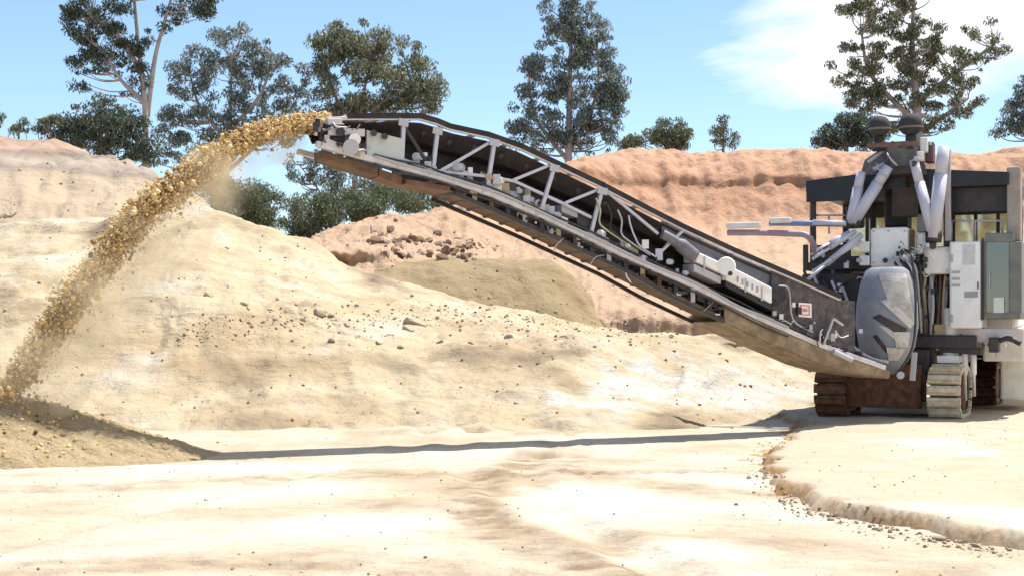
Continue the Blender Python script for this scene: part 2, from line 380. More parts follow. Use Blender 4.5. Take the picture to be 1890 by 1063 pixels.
# olive heap in front of the spur
mound = [(690, [(39.5, 580), (41, 540), (43, 505), (44, 500), (46, 520), (48, 600)]), (760, [(39.5, 600), (41, 555), (43, 498), (44.5, 482), (46, 500), (49, 600)]), (850, [(39.5, 620), (41, 580), (43, 500), (44.5, 480), (46, 490), (49, 600)]),
         (940, [(39.5, 640), (41, 600), (43, 505), (44.5, 482), (46, 490), (49, 600)]), (1020, [(39.5, 650), (41, 612), (43, 520), (44.5, 486), (46, 500), (49, 610)]), (1070, [(39.5, 655), (41, 622), (43, 560), (44.5, 520), (46, 540), (49, 630)]), (1120, [(39.5, 660), (41, 630), (43, 605), (44.5, 600), (46, 610), (49, 660)])]
mo = loft('sand_stockpile', mound, 110, 60, S_MOUND, amp=.10, sc=.8, seed=6., wash=.12)
del mo['kind']
tag(mo, 'olive brown heap of sand behind the pale bank, under the middle of the conveyor', 'sand heap')

# raised bench the machine stands on, with a ragged broken edge
BZ = .15
edge_px = [(1500, 762), (1480, 770), (1466, 784), (1437, 806), (1425, 836), (1444, 870), (1488, 902), (1565, 922), (1675, 944), (1785, 966), (1890, 978), (2100, 1000), (2500, 1030)]
edge = [Vector(((px-CX)/F*(CZ-BZ)*F/(py-HY), (CZ-BZ)*F/(py-HY))) for px, py in edge_px]
edge = [Vector((6.6, 45)), Vector((5.9, 34)), Vector((5.5, 29.5))]+edge
edge3 = curve_pts([Vector((p.x, p.y, 0)) for p in edge], 8)
EA = np.array([(p.x, p.y) for p in edge3])
def edge_dist(x, y):
    """signed distance to the bench edge, positive on the bench"""
    a = EA[:-1]; b = EA[1:]; p = np.array((x, y)); ab = b-a; ap = p-a
    t = np.clip((ap*ab).sum(1)/(ab*ab).sum(1), 0, 1); q = a+ab*t[:, None]; d2 = ((p-q)**2).sum(1)
    k = int(d2.argmin()); cr = ab[k, 0]*ap[k, 1]-ab[k, 1]*ap[k, 0]
    return math.sqrt(d2[k])*(1 if cr > 0 else -1)
bx = np.concatenate([np.arange(2.6, 11, .06), np.geomspace(11.2, 60, 30)]); by = np.concatenate([np.arange(7.5, 30, .06), np.geomspace(30.3, 48, 25)])
BXG, BYG = np.meshgrid(bx, by, indexing='ij'); BV = np.zeros((BXG.size, 3)); BS = []
for k, (x, y) in enumerate(zip(BXG.ravel(), BYG.ravel())):
    sd = edge_dist(x, y)+.18*fr(x*1.3, y*1.3, 5., 5)+.05*noise.noise(Vector((x*5, y*5, 0)))+.035*noise.noise(Vector((x*13, y*13, 4)))
    BS.append(max(-1, min(1, (-1.0*max(0, min(1, (.10-sd)/.08))*(1 if sd > -.22 else max(.0, 1+(sd+.22)*4))*(.8+.8*fr(x*2, y*2, 6.)) if sd < .10 else 0)+max(0, fr(x*.6, y*.6, 31.)-.1)*1.2)))
    s = min(1, max(0, (sd+.14)/.22)); s = s*s*(3-2*s)
    zt = BZ-.055*float(sstep(13.5, 17, y))*math.exp(-max(0, sd)/1.5)+.035*fr(x*.35, y*.35, 11.)+.012*fr(x*2.2, y*2.2, 3.)-.03*math.exp(-max(0, sd)/.2)
    zt -= .07*float(sstep(19, 25, y))
    # rubble apron at the foot of the edge
    ap = .022*math.exp(-((sd+.22)/.2)**2)*(0.4+max(0, fr(x*3.5, y*3.5, 8., 4))*1.6)
    BV[k] = (x, y, -.12+(zt+.12)*s+ap*(1-s)*1.6)
b_me = np_mesh('terrace', BV, grid_faces(*BXG.shape), 4, True)
b_me.attributes.new('soil', 'FLOAT', 'POINT').data.foreach_set('value', np.array(BS, dtype=np.float32))
# drop the faces that lie wholly under the ground, off the bench
bm = bmesh.new(); bm.from_mesh(b_me)
bmesh.ops.delete(bm, geom=[f for f in bm.faces if all(v.co.z < -.11 for v in f.verts)], context='FACES')
bm.to_mesh(b_me); bm.free()
register(b_me)
tag(link('terrace', b_me, S_BENCH), kind='structure')

def make_bvh():
    V = []; Fc = []; off = 0
    for v, f in TERR:
        V += [tuple(x) for x in v]; Fc += [tuple(i+off for i in q) for q in f]; off += len(v)
    return BVHTree.FromPolygons(V, Fc)

# ------------------------------------------------------------------ conveyor plane
B0 = Vector((6.76, 25.3)); T0 = Vector((-2.84, 20.8)); U2 = (T0-B0).normalized(); N2 = Vector((U2.y, -U2.x))
if N2.y < 0: N2 = -N2
N3 = Vector((N2.x, N2.y, 0)); U3 = Vector((U2.x, U2.y, 0))
def CP(px, py, w=0.):
    """pixel -> the upright plane of the conveyor's near side, w metres behind it"""
    rx = (px-CX)/F; t = (B0.dot(N2)+w)/(rx*N2.x+N2.y)
    return Vector((rx*t, t, CZ+(HY-py)/F*t))
def CPW(px, py, w):                  # the same height and station as on the near side, moved back w metres
    return CP(px, py)+N3*w

# gravel pile under the discharge
pc = CP(-45, 740, 1.15)
pr = [v for v in range(0)]
nu, nv = 140, 90; PV = []
for i in range(nu):
    for j in range(nv):
        a = -4.6+9.2*i/(nu-1); b = -3.6+7.2*j/(nv-1)
        x = pc.x-U2.x*a+N2.x*b; y = pc.y-U2.y*a+N2.y*b
        r = math.sqrt((a/3.05)**2+(b/2.5)**2)+.07*fr(x*.9, y*.9, 3.)
        h = .98*max(0, 1-r)**.95 if r < 1 else 0
        h = h-.10*math.exp(-(r/.12)**2)
        z = h+(.05*fr(x*2.5, y*2.5, 1., 4)+.035*noise.noise(Vector((x*9, y*9, 0))))*min(1, max(0, (1.15-r)*4)) - (.03 if r < 1 else .03+.6*(r-1))
        PV.append((x, y, z))
p_me = np_mesh('gravel_pile', np.array(PV)-np.array((pc.x, pc.y, 0)), grid_faces(nu, nv), 4, True)
po = link('gravel_pile', p_me, S_PILE); po.location = (pc.x, pc.y, 0)
tag(po, 'low fresh golden gravel pile on the floor where the thrown stream lands', 'gravel pile')
TERR.append((np.array(PV), [tuple(p.vertices) for p in p_me.polygons]))

BVH = make_bvh()
CAM = Vector((0, 0, CZ))
def ground_at(px, py):
    d = (P(px, py, 10)-CAM).normalized(); h = BVH.ray_cast(CAM, d)
    return h[0]
def drop(x, y):
    h = BVH.ray_cast(Vector((x, y, 60)), Vector((0, 0, -1))); return h[0] if h[0] else Vector((x, y, 0))

# ------------------------------------------------------------------ loose stones
ico = bmesh.new(); bmesh.ops.create_icosphere(ico, subdivisions=1, radius=1.0)
IV = np.array([v.co[:] for v in ico.verts]); IF = np.array([[v.index for v in f.verts] for f in ico.faces]); ico.free()
def stones_mesh(name, centres, radii):
    n = len(centres); Vs = np.zeros((n, len(IV), 3)); Fs = np.zeros((n, len(IF), 3), dtype=np.int32)
    for k in range(n):
        q = NR.normal(size=4); q /= np.linalg.norm(q); w, x, y, z = q
        M = np.array([[1-2*(y*y+z*z), 2*(x*y-w*z), 2*(x*z+w*y)], [2*(x*y+w*z), 1-2*(x*x+z*z), 2*(y*z-w*x)], [2*(x*z-w*y), 2*(y*z+w*x), 1-2*(x*x+y*y)]])
        v = IV*(1+NR.uniform(-.28, .28, (len(IV), 1)))*NR.uniform(.65, 1.15, (1, 3))
        Vs[k] = v@M.T*radii[k]+centres[k]; Fs[k] = IF+k*len(IV)
    return np_mesh(name, Vs.reshape(-1, 3), Fs.ravel(), 3, False)

def rock_mesh(name, r, flat=.7, seed=0, sub=2):
    bm = bmesh.new(); bmesh.ops.create_icosphere(bm, subdivisions=sub, radius=1.0)
    rr = random.Random(seed); ax = [Vector((rr.gauss(0, 1), rr.gauss(0, 1), rr.gauss(0, 1))).normalized() for _ in range(11)]; cut = [rr.uniform(.42, .85) for _ in ax]
    sx, sy = rr.uniform(.8, 1.25), rr.uniform(.8, 1.2)
    for v in bm.verts:
        for a, c in zip(ax, cut):
            d = v.co.dot(a)
            if d > c: v.co -= a*(d-c)
        v.co *= 1+.10*noise.noise(v.co*2.2+Vector((seed, 0, 0)))
        v.co = Vector((v.co.x*sx, v.co.y*sy, v.co.z*flat))*r
        v.co.z += r*flat*.45
    me = bpy.data.meshes.new(name); bm.to_mesh(me); bm.free(); return me

# stream of gravel thrown by the belt
path = [(612, 226, 34), (575, 226, 42), (530, 231, 48), (480, 243, 54), (420, 275, 66), (370, 308, 74), (320, 345, 80), (270, 385, 86), (220, 440, 86), (170, 504, 84), (120, 571, 78), (70, 640, 72), (25, 702, 66), (-15, 752, 60)]
PA = np.array(path, dtype=float)
cs = []; rs_ = []
for k in range(26000):
    u = R.random()**.9*(len(path)-1); i = min(int(u), len(path)-2); t = u-i
    px, py, th = PA[i]*(1-t)+PA[i+1]*t
    tang = PA[i+1, :2]-PA[i, :2]; nn = np.array((tang[1], -tang[0])); nn /= np.linalg.norm(nn)
    if nn[1] < 0: nn = -nn
    g = max(-1.3, min(1.5, R.gauss(0, .42)))
    if R.random() < .10: g = abs(R.gauss(.7, .55))         # loose grains trailing below
    off = g*th*.42
    c = CP(px+nn[0]*off+R.gauss(0, 2), py+nn[1]*off+R.gauss(0, 2), .65+R.gauss(0, .17))
    cs.append(c[:]); s = R.random()
    rs_.append((.009+.016*s*s+.026*(s > .965)) * (0.6 if abs(g) > 1 else 1.0))
fo = link('falling_gravel', stones_mesh('falling_gravel', np.array(cs), rs_), STONE)
tag(fo, 'arc of golden gravel flying from the conveyor end down to the pile', 'gravel', kind='stuff')
# lumps lying and bouncing on the pile
cs = []; rs_ = []
for k in range(900):
    a = R.gauss(0, 1.1); b = R.gauss(-.3, .95); x = pc.x-U2.x*a+N2.x*b; y = pc.y-U2.y*a+N2.y*b
    h = drop(x, y); r = .010+.03*R.random()**3
    cs.append((x, y, h.z+r*.3+(R.random()**3*.5*math.exp(-(a*a+b*b)/.6)))); rs_.append(r)
po2 = link('loose_gravel', stones_mesh('loose_gravel', np.array(cs), rs_), STONE)
tag(po2, 'small golden stones strewn over the fresh gravel pile', 'gravel', kind='stuff')

# grit over the floor and along the bench edge
cs = []; rs_ = []
for k in range(2400):
    y = 9.5+14*R.random()**1.4; x = R.uniform(-.42, .42)*y
    if fr(x*.5, y*.5, 21.) < .0 and R.random() < .8: continue
    h = drop(x, y); r = .0035+.013*R.random()**6; cs.append((x, y, h.z+r*.2)); rs_.append(r)
for k in range(650):
    i = R.randrange(24, len(edge3)-1); p = edge3[i].lerp(edge3[i+1], R.random())
    x = p.x-abs(R.gauss(.05, .22)); y = p.y-abs(R.gauss(.05, .3)); h = drop(x, y)
    r = .007+.018*R.random()**3; cs.append((x, y, h.z+r*.25)); rs_.append(r)
for k in range(2600):                       # small stones lying on the slopes
    px = R.uniform(-150, 1500); py = R.uniform(300, 800)
    if R.random() < .45: px = R.uniform(330, 1250); py = R.gauss(612-30*math.cos((px-760)/260), 16)
    h = ground_at(px, py)
    if h is None or h.y < 26 or h.y > 62: continue
    r = (.012+.045*R.random()**5)*h.y/34; cs.append((h.x, h.y, h.z+r*.2)); rs_.append(r)
gr = link('grit', stones_mesh('grit', np.array(cs), rs_), CLODM)
tag(gr, 'fine dry grit scattered over the floor, the slopes and under the bench edge', 'grit', kind='stuff')

# separate clods along the bench edge
cm = [rock_mesh('dirt_clod', 1.0, .75, s) for s in range(5)]
n_c = 0
for k in range(34):
    i = R.randrange(26, len(edge3)-10); p = edge3[i].lerp(edge3[i+1], R.random())
    x = p.x-abs(R.gauss(.06, .16)); y = p.y-abs(R.gauss(.08, .2)); h = drop(x, y); d = (Vector((x, y))).length
    o = link('dirt_clod', cm[k % 5], CLODM if k < 5 else None); s = R.uniform(.016, .045); o.scale = (s*R.uniform(.8, 1.4), s, s)
    o.location = h-Vector((0, 0, s*.15)); o.rotation_euler = (0, 0, R.uniform(0, 6.28))
    tag(o, 'brown dirt clod broken off along the ragged edge of the raised bench', 'clod', 'dirt clods along the bench edge')

# rocks on the spur and in the gully
rm = [rock_mesh('rock', 1.0, .8, 20+s) for s in range(6)]; rm2 = [rock_mesh('rock', 1.0, .7, 40+s) for s in range(6)]; first = set()
def rock(px, py, size, label, group):
    h = ground_at(px, py)
    if h is None: return
    k = R.randrange(6); q_ = 'spur' in label; o = link('rock', (rm if q_ else rm2)[k], None if (k, q_) in first else (ROCKM if q_ else CLODM)); first.add((k, q_))
    s = size; o.scale = (s*R.uniform(.8, 1.3), s, s*R.uniform(.7, 1.1)); o.location = h-Vector((0, 0, s*.26)); o.rotation_euler = (R.uniform(-.3, .3), R.uniform(-.3, .3), R.uniform(0, 6.28))
    tag(o, label, 'rock', group)
for k in range(110):
    px = R.choice((R.gauss(720, 28), R.gauss(775, 50), R.gauss(845, 26))); py = 452+(px-775)*.10+R.gauss(0, 13)
    rock(px, py, R.uniform(.06, .26), 'broken rock among the blocks below the orange spur', 'broken rocks on the orange spur')
for px, py, s in ((590, 578, .2), (610, 582, .13), (770, 598, .34), (755, 606, .2), (612, 628, .14), (660, 622, .12), (700, 632, .16), (640, 600, .1), (740, 640, .14), (812, 630, .12), (450, 560, .15), (500, 572, .12), (385, 545, .14), (560, 590, .1), (940, 622, .12), (1040, 620, .14), (870, 634, .1), (720, 618, .1), (10, 400, .3), (24, 396, .2)):
    pale = (px, py) == (770, 598); lft = px < 100
    rock(px, py, s, 'largest pale boulder alone on the bank above the gully' if pale else ('rock lying high on the big left hill' if lft else 'small stone lying along the gully of the sand bank'),
         None if pale else ('rocks on the left hill' if lft else 'stones along the bank gully'))

# ------------------------------------------------------------------ trees
def leaves(name, centres, n_each, rad, size, mat, parent, droop=.75):
    P_ = []; 
    for (c, r), n in zip(zip(centres, rad), n_each):
        q = NR.normal(size=(n, 3)); q /= np.linalg.norm(q, axis=1, keepdims=True)+1e-9
        rr = NR.random((n, 1))**.45
        P_.append(np.array(c)+q*rr*np.array((r, r, r*.72)))
    Pp = np.concatenate(P_); n = len(Pp)
    ax = NR.normal(size=(n, 3)); ax[:, 2] -= droop*2; ax /= np.linalg.norm(ax, axis=1, keepdims=True)
    sd = np.cross(ax, NR.normal(size=(n, 3))); sd /= np.linalg.norm(sd, axis=1, keepdims=True)
    ln = size*.62*NR.uniform(.6, 1.5, (n, 1)); wd = ln*NR.uniform(.26, .42, (n, 1))
    V = np.stack([Pp-ax*ln*.5, Pp+sd*wd*.5-ax*ln*.05, Pp+ax*ln*.5, Pp-sd*wd*.5-ax*ln*.05], 1).reshape(-1, 3)
    return link(name, np_mesh(name, V, np.arange(4*n, dtype=np.int32), 4, False), mat, parent)

def tree(name, label, d, ell, trunk, leafm, barkm, cr=.85, dens=1.0, lpc=120, size=.34, tr0=.28, cat='tree', group=None, limbs=True, basez=None, extra=()):
    """ell: crown lobes (px, py, rx, ry) seen at distance d; trunk: list of (px, py)"""
    k = d/F
    b = P(trunk[0][0], trunk[0][1], d); bz = drop(b.x, b.y).z if basez is None else basez
    root = empty(name, (b.x, b.y, bz)); tag(root, label, cat, group)
    if cat != 'bush': cr *= .78; lpc *= .50; dens *= .86
    tp = [Vector((b.x, b.y, bz-.3))]+[P(px, py, d)+Vector((0, R.uniform(-.4, .4), 0)) for px, py in trunk]
    tp = curve_pts(tp, 5); H = max(p.z for p in tp)-bz+.01
    m = MB(); m.tube(tp, [max(.05, tr0*(1-.8*(p.z-bz)/H)) for p in tp], 8)
    for ex in extra:
        ep = curve_pts([P(px, py, d)+Vector((0, R.uniform(-.3, .3), 0)) for px, py in ex], 5)
        m.tube(ep, [tr0*.55*(1-.75*i/len(ep)) for i in range(len(ep))], 7); tp = tp+ep
    cen = []; rad = []; num = []
    for (ex, ey, rx, ry) in ell:
        area = math.pi*rx*ry*k*k; n = max(1, int(round(dens*1.22*area/(cr*cr*.85))))
        for _ in range(n):
            a = R.uniform(0, 6.283); q = R.random()**.5*1.04
            c = P(ex+math.cos(a)*q*rx*.92, ey+math.sin(a)*q*ry*.92, d)
            dep = min(rx, 75)*k*.9*math.sqrt(max(0, 1-q*q)); c.y += R.uniform(-dep, dep)
            r = cr*R.uniform(.35, 1.25); cen.append(c); rad.append(r); num.append(int(2.4*lpc*(r/cr)**2*R.uniform(.5, 1.2))+8)
    if limbs:
        for c in cen:
            if R.random() < .6:
                cand = [p for p in tp if p.z < c.z-.3] or tp[:4]
                j = min(cand, key=lambda p: (p-c).length+.6*R.random()); mid = j.lerp(c, .55)+Vector((R.gauss(0, .2), R.gauss(0, .2), -.25))
                L_ = (c-j).length; m.tube(curve_pts([j, mid, c], 4), [max(.018, (.032+.008*L_)*(1-.7*i/8)) for i in range(9)], 5, cap=False)
    m.build('trunk', barkm, root)
    leaves('crown', [c[:] for c in cen], num, rad, size, leafm, root)
    return root

tree('eucalyptus_tree', 'tall sparse dark gum with thin pale forked trunk above the left hill', 80,
     [(170, 40, 58, 42), (128, 14, 34, 26), (215, 25, 28, 34), (160, 112, 32, 30), (192, 82, 44, 34), (150, 150, 18, 20), (202, 132, 30, 26), (236, 108, 26, 34), (262, 75, 16, 40), (258, 142, 20, 26), (345, 12, 48, 26), (388, 14, 18, 26), (312, 42, 16, 18), (240, 172, 22, 12), (230, -60, 120, 45), (350, -50, 60, 40)],
     [(268, 320), (270, 250), (268, 190), (258, 120), (248, 40), (246, -50)], LEAF_D, BARK, cr=.62, dens=.72, lpc=110, size=.32, tr0=.30, extra=[[(270, 215), (286, 110), (305, 40), (325, -30)], [(268, 190), (225, 150), (190, 90)], [(262, 140), (215, 60), (170, 30)]])
tree('dense_tree', 'dense dark low tree at the foot of the tall forked gum, behind the left hill', 73, [(190, 214, 62, 32), (135, 240, 42, 18), (222, 236, 52, 28), (180, 250, 70, 24), (255, 268, 30, 22), (105, 250, 25, 12), (150, 268, 50, 20), (215, 278, 50, 22), (285, 285, 18, 22)], [(190, 300), (190, 230)], LEAF_D, BARKD, cr=.8, dens=1.5, lpc=170, size=.30)
tree('eucalyptus_tree', 'round blue grey gum between the tall forked gum and the broad olive tree', 88,
     [(432, 85, 55, 36), (372, 118, 36, 34), (498, 105, 42, 40), (342, 165, 28, 36), (420, 155, 54, 46), (490, 175, 52, 42), (540, 200, 34, 34), (360, 225, 50, 36), (440, 235, 62, 30), (312, 235, 24, 36), (562, 150, 16, 26), (480, 240, 40, 26), (325, 130, 20, 16), (520, 250, 40, 20), (330, 275, 40, 26), (390, 262, 40, 26), (300, 290, 26, 22)],
     [(420, 330), (422, 230), (430, 110)], LEAF_B, BARK, cr=.75, dens=.85, lpc=120, size=.36, extra=[[(421, 260), (370, 200), (350, 140)], [(422, 240), (480, 180), (505, 110)], [(422, 315), (480, 265), (540, 195)]])
tree('broad_tree', 'broad olive crowned tree with a flat right side, behind the end of the conveyor', 86,
     [(655, 70, 62, 34), (700, 108, 84, 52), (622, 88, 36, 40), (758, 148, 56, 46), (690, 165, 98, 42), (792, 178, 34, 34), (598, 155, 28, 42), (640, 198, 52, 26), (740, 198, 56, 20), (585, 90, 14, 22), (605, 205, 34, 22)],
     [(655, 345), (662, 240), (682, 110)], LEAF_O, BARKD, cr=.85, dens=1.05, lpc=150, size=.36, extra=[[(660, 255), (620, 180), (600, 110)], [(662, 230), (740, 180), (775, 150)]])
tree('understorey_tree', 'blue grey sapling thicket below the conveyor head and the broad tree', 76, [(595, 335, 36, 32), (650, 345, 42, 28), (545, 310, 18, 28), (700, 350, 40, 22), (620, 300, 30, 20), (580, 290, 20, 20)], [(610, 400), (612, 330)], LEAF_B, BARKD, cr=.55, dens=.85, lpc=90, size=.30, tr0=.12, extra=[[(611, 390), (580, 340), (548, 300)], [(611, 380), (650, 350), (668, 330)]])
tree('columnar_tree', 'tall columnar gum standing alone in the sky above the conveyor', 84,
     [(1030, 15, 32, 46), (1072, 40, 40, 46), (1038, 90, 52, 46), (1098, 82, 36, 46), (974, 112, 18, 24), (1008, 150, 44, 44), (1080, 150, 60, 46), (978, 208, 34, 44), (1040, 218, 54, 54), (1108, 200, 46, 54), (1142, 170, 20, 48), (1000, 262, 46, 22), (1092, 258, 54, 28), (1050, -50, 50, 40), (960, 245, 18, 30)],
     [(1048, 330), (1052, 150), (1056, -10)], LEAF_B, BARK, cr=.72, dens=1.0, lpc=130, size=.34, extra=[[(1050, 280), (1100, 180), (1102, 80)], [(1050, 300), (990, 220), (975, 130)]])
tree('small_tree', 'larger round bush on the cliff top beside the columnar gum', 82, [(1236, 238, 36, 28), (1196, 254, 32, 20), (1268, 258, 24, 16), (1165, 262, 20, 16), (1235, 258, 50, 16)], [(1236, 300), (1236, 245)], LEAF_G, BARKD, cr=.65, dens=1.3, lpc=150, size=.26, tr0=.15)
tree('small_tree', 'smaller pointed bush alone on the cliff top right of the cloud gap', 82, [(1334, 232, 14, 20), (1336, 254, 28, 16)], [(1335, 300), (1335, 240)], LEAF_G, BARKD, cr=.6, dens=1.4, lpc=150, size=.26, tr0=.14)
tree('eucalyptus_tree', 'wide open gum with scattered leaf clumps, behind the machine canopy', 84,
     [(1640, 28, 70, 42), (1555, 92, 24, 16), (1590, 15, 44, 26), (1602, 108, 40, 30), (1570, 150, 24, 26), (1588, 192, 30, 28), (1650, 108, 44, 46), (1700, 78, 44, 46), (1740, 108, 42, 32), (1792, 60, 22, 16), (1843, 92, 18, 18), (1832, 52, 10, 24), (1762, 158, 40, 26), (1802, 120, 24, 12), (1690, 168, 46, 38), (1640, 180, 36, 32), (1722, 218, 52, 26), (1782, 190, 34, 22), (1660, 240, 28, 18), (1690, -50, 130, 42), (1860, 100, 8, 10), (1535, 120, 12, 8)],
     [(1692, 320), (1690, 200), (1682, 100), (1690, -20)], LEAF_O, BARK, cr=.62, dens=.82, lpc=115, size=.33, tr0=.36, extra=[[(1690, 230), (1610, 140), (1590, 60)], [(1690, 190), (1770, 130), (1838, 80)], [(1690, 250), (1750, 210), (1790, 180)]])
tree('dense_tree', 'dense dark tree on the cliff top at the left of the machine canopy', 78, [(1548, 240, 42, 26), (1592, 230, 32, 26), (1512, 256, 18, 14), (1612, 258, 38, 16), (1560, 262, 60, 12)], [(1560, 310), (1562, 245)], LEAF_D, BARKD, cr=.65, dens=1.4, lpc=160, size=.28, tr0=.16)
tree('eucalyptus_tree', 'drooping dark gum cut off by the right edge of the photo', 82, [(1872, 200, 24, 32), (1890, 160, 24, 20), (1846, 236, 16, 16), (1905, 225, 40, 36), (1930, 150, 40, 40)], [(1915, 310), (1912, 220), (1915, 140)], LEAF_B, BARKD, cr=.6, dens=.85, lpc=120, size=.32, tr0=.2)
tree('far_tree', 'small dark tree cut off by the left edge on the hill crest', 70, [(-6, 212, 10, 20), (-20, 225, 22, 16)], [(-8, 250), (-8, 220)], LEAF_G, BARKD, cr=.45, dens=1.3, lpc=110, size=.24, tr0=.1)
tree('far_tree', 'lowest little bush on the left hill crest', 72, [(38, 234, 22, 9)], [(38, 262), (38, 238)], LEAF_G, BARKD, cr=.42, dens=1.5, lpc=120, size=.22, tr0=.08)
tree('far_tree', 'little round bush on the left hill crest beside the dense dark tree', 72, [(92, 228, 22, 14), (70, 238, 20, 8)], [(92, 262), (92, 232)], LEAF_G, BARKD, cr=.45, dens=1.5, lpc=120, size=.22, tr0=.08)
for i, (e, lb) in enumerate([([(432, 378, 46, 36), (400, 360, 28, 22)], 'green bush nearest the gravel stream, behind the sand bank'), ([(500, 396, 62, 48), (470, 378, 40, 34)], 'big rounded green bush in the dip behind the sand bank crest'), ([(572, 402, 46, 46), (605, 395, 32, 34)], 'green bush beside the tip of the orange spur'),
                             ([(650, 388, 50, 30)], 'low bush on top of the orange spur, first from its tip'), ([(722, 376, 54, 26)], 'low bush on the orange spur straight below the conveyor head'), ([(800, 366, 48, 22)], 'low bush on the orange spur touching the underside of the conveyor')]):
    tree('bush', lb, 60+i, e, [(e[0][0], 470), (e[0][0], 400)], LEAF_G, BARKD, cr=.65, dens=2.0, lpc=210, size=.20, tr0=.1, cat='bush', limbs=False)

# ------------------------------------------------------------------ the machine
YAW = math.radians(25); M0 = Vector((7.38, 27.25)); RV = Vector((math.cos(YAW), -math.sin(YAW))); BK = Vector((math.sin(YAW), math.cos(YAW)))
RV3 = Vector((RV.x, RV.y, 0)); BK3 = Vector((BK.x, BK.y, 0)); UP = Vector((0, 0, 1))
def M(r, b, z): return Vector((M0.x+RV.x*r+BK.x*b, M0.y+RV.y*r+BK.y*b, z))
def MP(px, py, b):
    rx = (px-CX)/F; t = (b+M0.dot(BK))/(rx*BK.x+BK.y); return Vector((rx*t, t, CZ+(HY-py)/F*t))
def MR(px, b):
    p = MP(px, 500, b); return (Vector((p.x, p.y))-M0).dot(RV)
def ZZ(px, py, b): return MP(px, py, b).z
def lbox(m, r0, r1, b0, b1, z0, z1):
    return m.hexa([M(r0, b0, z0), M(r1, b0, z0), M(r1, b1, z0), M(r0, b1, z0), M(r0, b0, z1), M(r1, b0, z1), M(r1, b1, z1), M(r0, b1, z1)])
def pbox(m, x0, y0, x1, y1, b, dep):
    """a box whose front face, on the plane b behind the front axle, spans the pixels; dep metres deep"""
    xm = (x0+x1)/2; return lbox(m, MR(x0, b), MR(x1, b), b, b+dep, ZZ(xm, y1, b), ZZ(xm, y0, b))

mach = empty('surface_miner', M(0, 0, BZ))
tag(mach, 'large dusty white and black milling machine on crawlers with a long raised discharge conveyor', 'mining machine')

# crawlers
def crawler(r, b, mat, label):
    L_, Hh, W = 1.8, 1.0, .60; rr = Hh/2; half = L_/2-rr; per = 2*2*half+2*math.pi*rr; ns = 20; z0 = BZ+rr-.12
    def pt(s, q):
        s = s % per
        if s < 2*half: return (-half+s, -q), (0, -1)
        s -= 2*half
        if s < math.pi*rr: a = -math.pi/2+s/rr; return (half+math.cos(a)*q, math.sin(a)*q), (math.cos(a), math.sin(a))
        s -= math.pi*rr
        if s < 2*half: return (half-s, q), (0, 1)
        s -= 2*half; a = math.pi/2+s/rr; return (-half+math.cos(a)*q, math.sin(a)*q), (math.cos(a), math.sin(a))
    m = MB()
    for k in range(ns):
        s0 = per*k/ns; s1 = s0+per/ns*.78; c = []
        for q in (rr-.10, rr-.005):
            (u0, v0), _ = pt(s0, q); (u1, v1), _ = pt(s1, q)
            c.append([M(r-W/2, b+u0, z0+v0), M(r+W/2, b+u0, z0+v0), M(r+W/2, b+u1, z0+v1), M(r-W/2, b+u1, z0+v1)])
        m.hexa(c[0]+c[1])
        sm = (s0+s1)/2; c = []                      # grouser rib
        for q in (rr-.02, rr+.045):
            (u0, v0), _ = pt(sm-.04, q); (u1, v1), _ = pt(sm+.04, q)
            c.append([M(r-W/2+.03, b+u0, z0+v0), M(r+W/2-.03, b+u0, z0+v0), M(r+W/2-.03, b+u1, z0+v1), M(r-W/2+.03, b+u1, z0+v1)])
        m.hexa(c[0]+c[1])
    tr = m.build('crawler_track', mat, mach, .008, label)
    m = MB()
    for k in range(48):
        s0 = per*k/48; s1 = per*(k+1)/48; c = []
        for q in (rr-.17, rr-.09):
            (u0, v0), _ = pt(s0, q); (u1, v1), _ = pt(s1, q)
            c.append([M(r-W/2+.05, b+u0, z0+v0), M(r+W/2-.05, b+u0, z0+v0), M(r+W/2-.05, b+u1, z0+v1), M(r-W/2+.05, b+u1, z0+v1)])
        m.hexa(c[0]+c[1])
    m.build('track_chain', DARK, tr)
    m = MB(); lbox(m, r-.17, r+.17, b-half, b+half, z0-rr+.12, z0+rr-.12); m.build('track_frame', DARK if mat is not CAKED else TAN, tr, .03)
    for s in (-1, 1):
        m = MB(); m.tube([M(r-.22, b+s*half, z0), M(r+.22, b+s*half, z0)], rr-.11, 18); m.build('sprocket', RUST, tr)
    m = MB(); lbox(m, r-.2, r+.2, b-.28, b+.28, z0+rr+.06, z0+rr+.2); m.tube([M(r, b, z0+rr+.1), M(r, b, z0+rr+1.1)], [.16, .16], 14); m.build('lifting_column', WHITE if mat is CAKED else DARK, tr, .01)
crawler(-1.05, 0, RUST, 'rust brown crawler track under the conveyor foot')
crawler(1.05, 0, CAKED, 'crawler track caked with pale sand')
crawler(1.15, 4.9, RUST, 'dark rear crawler track'); crawler(-1.1, 4.9, RUST, 'dark rear crawler track on the far side')

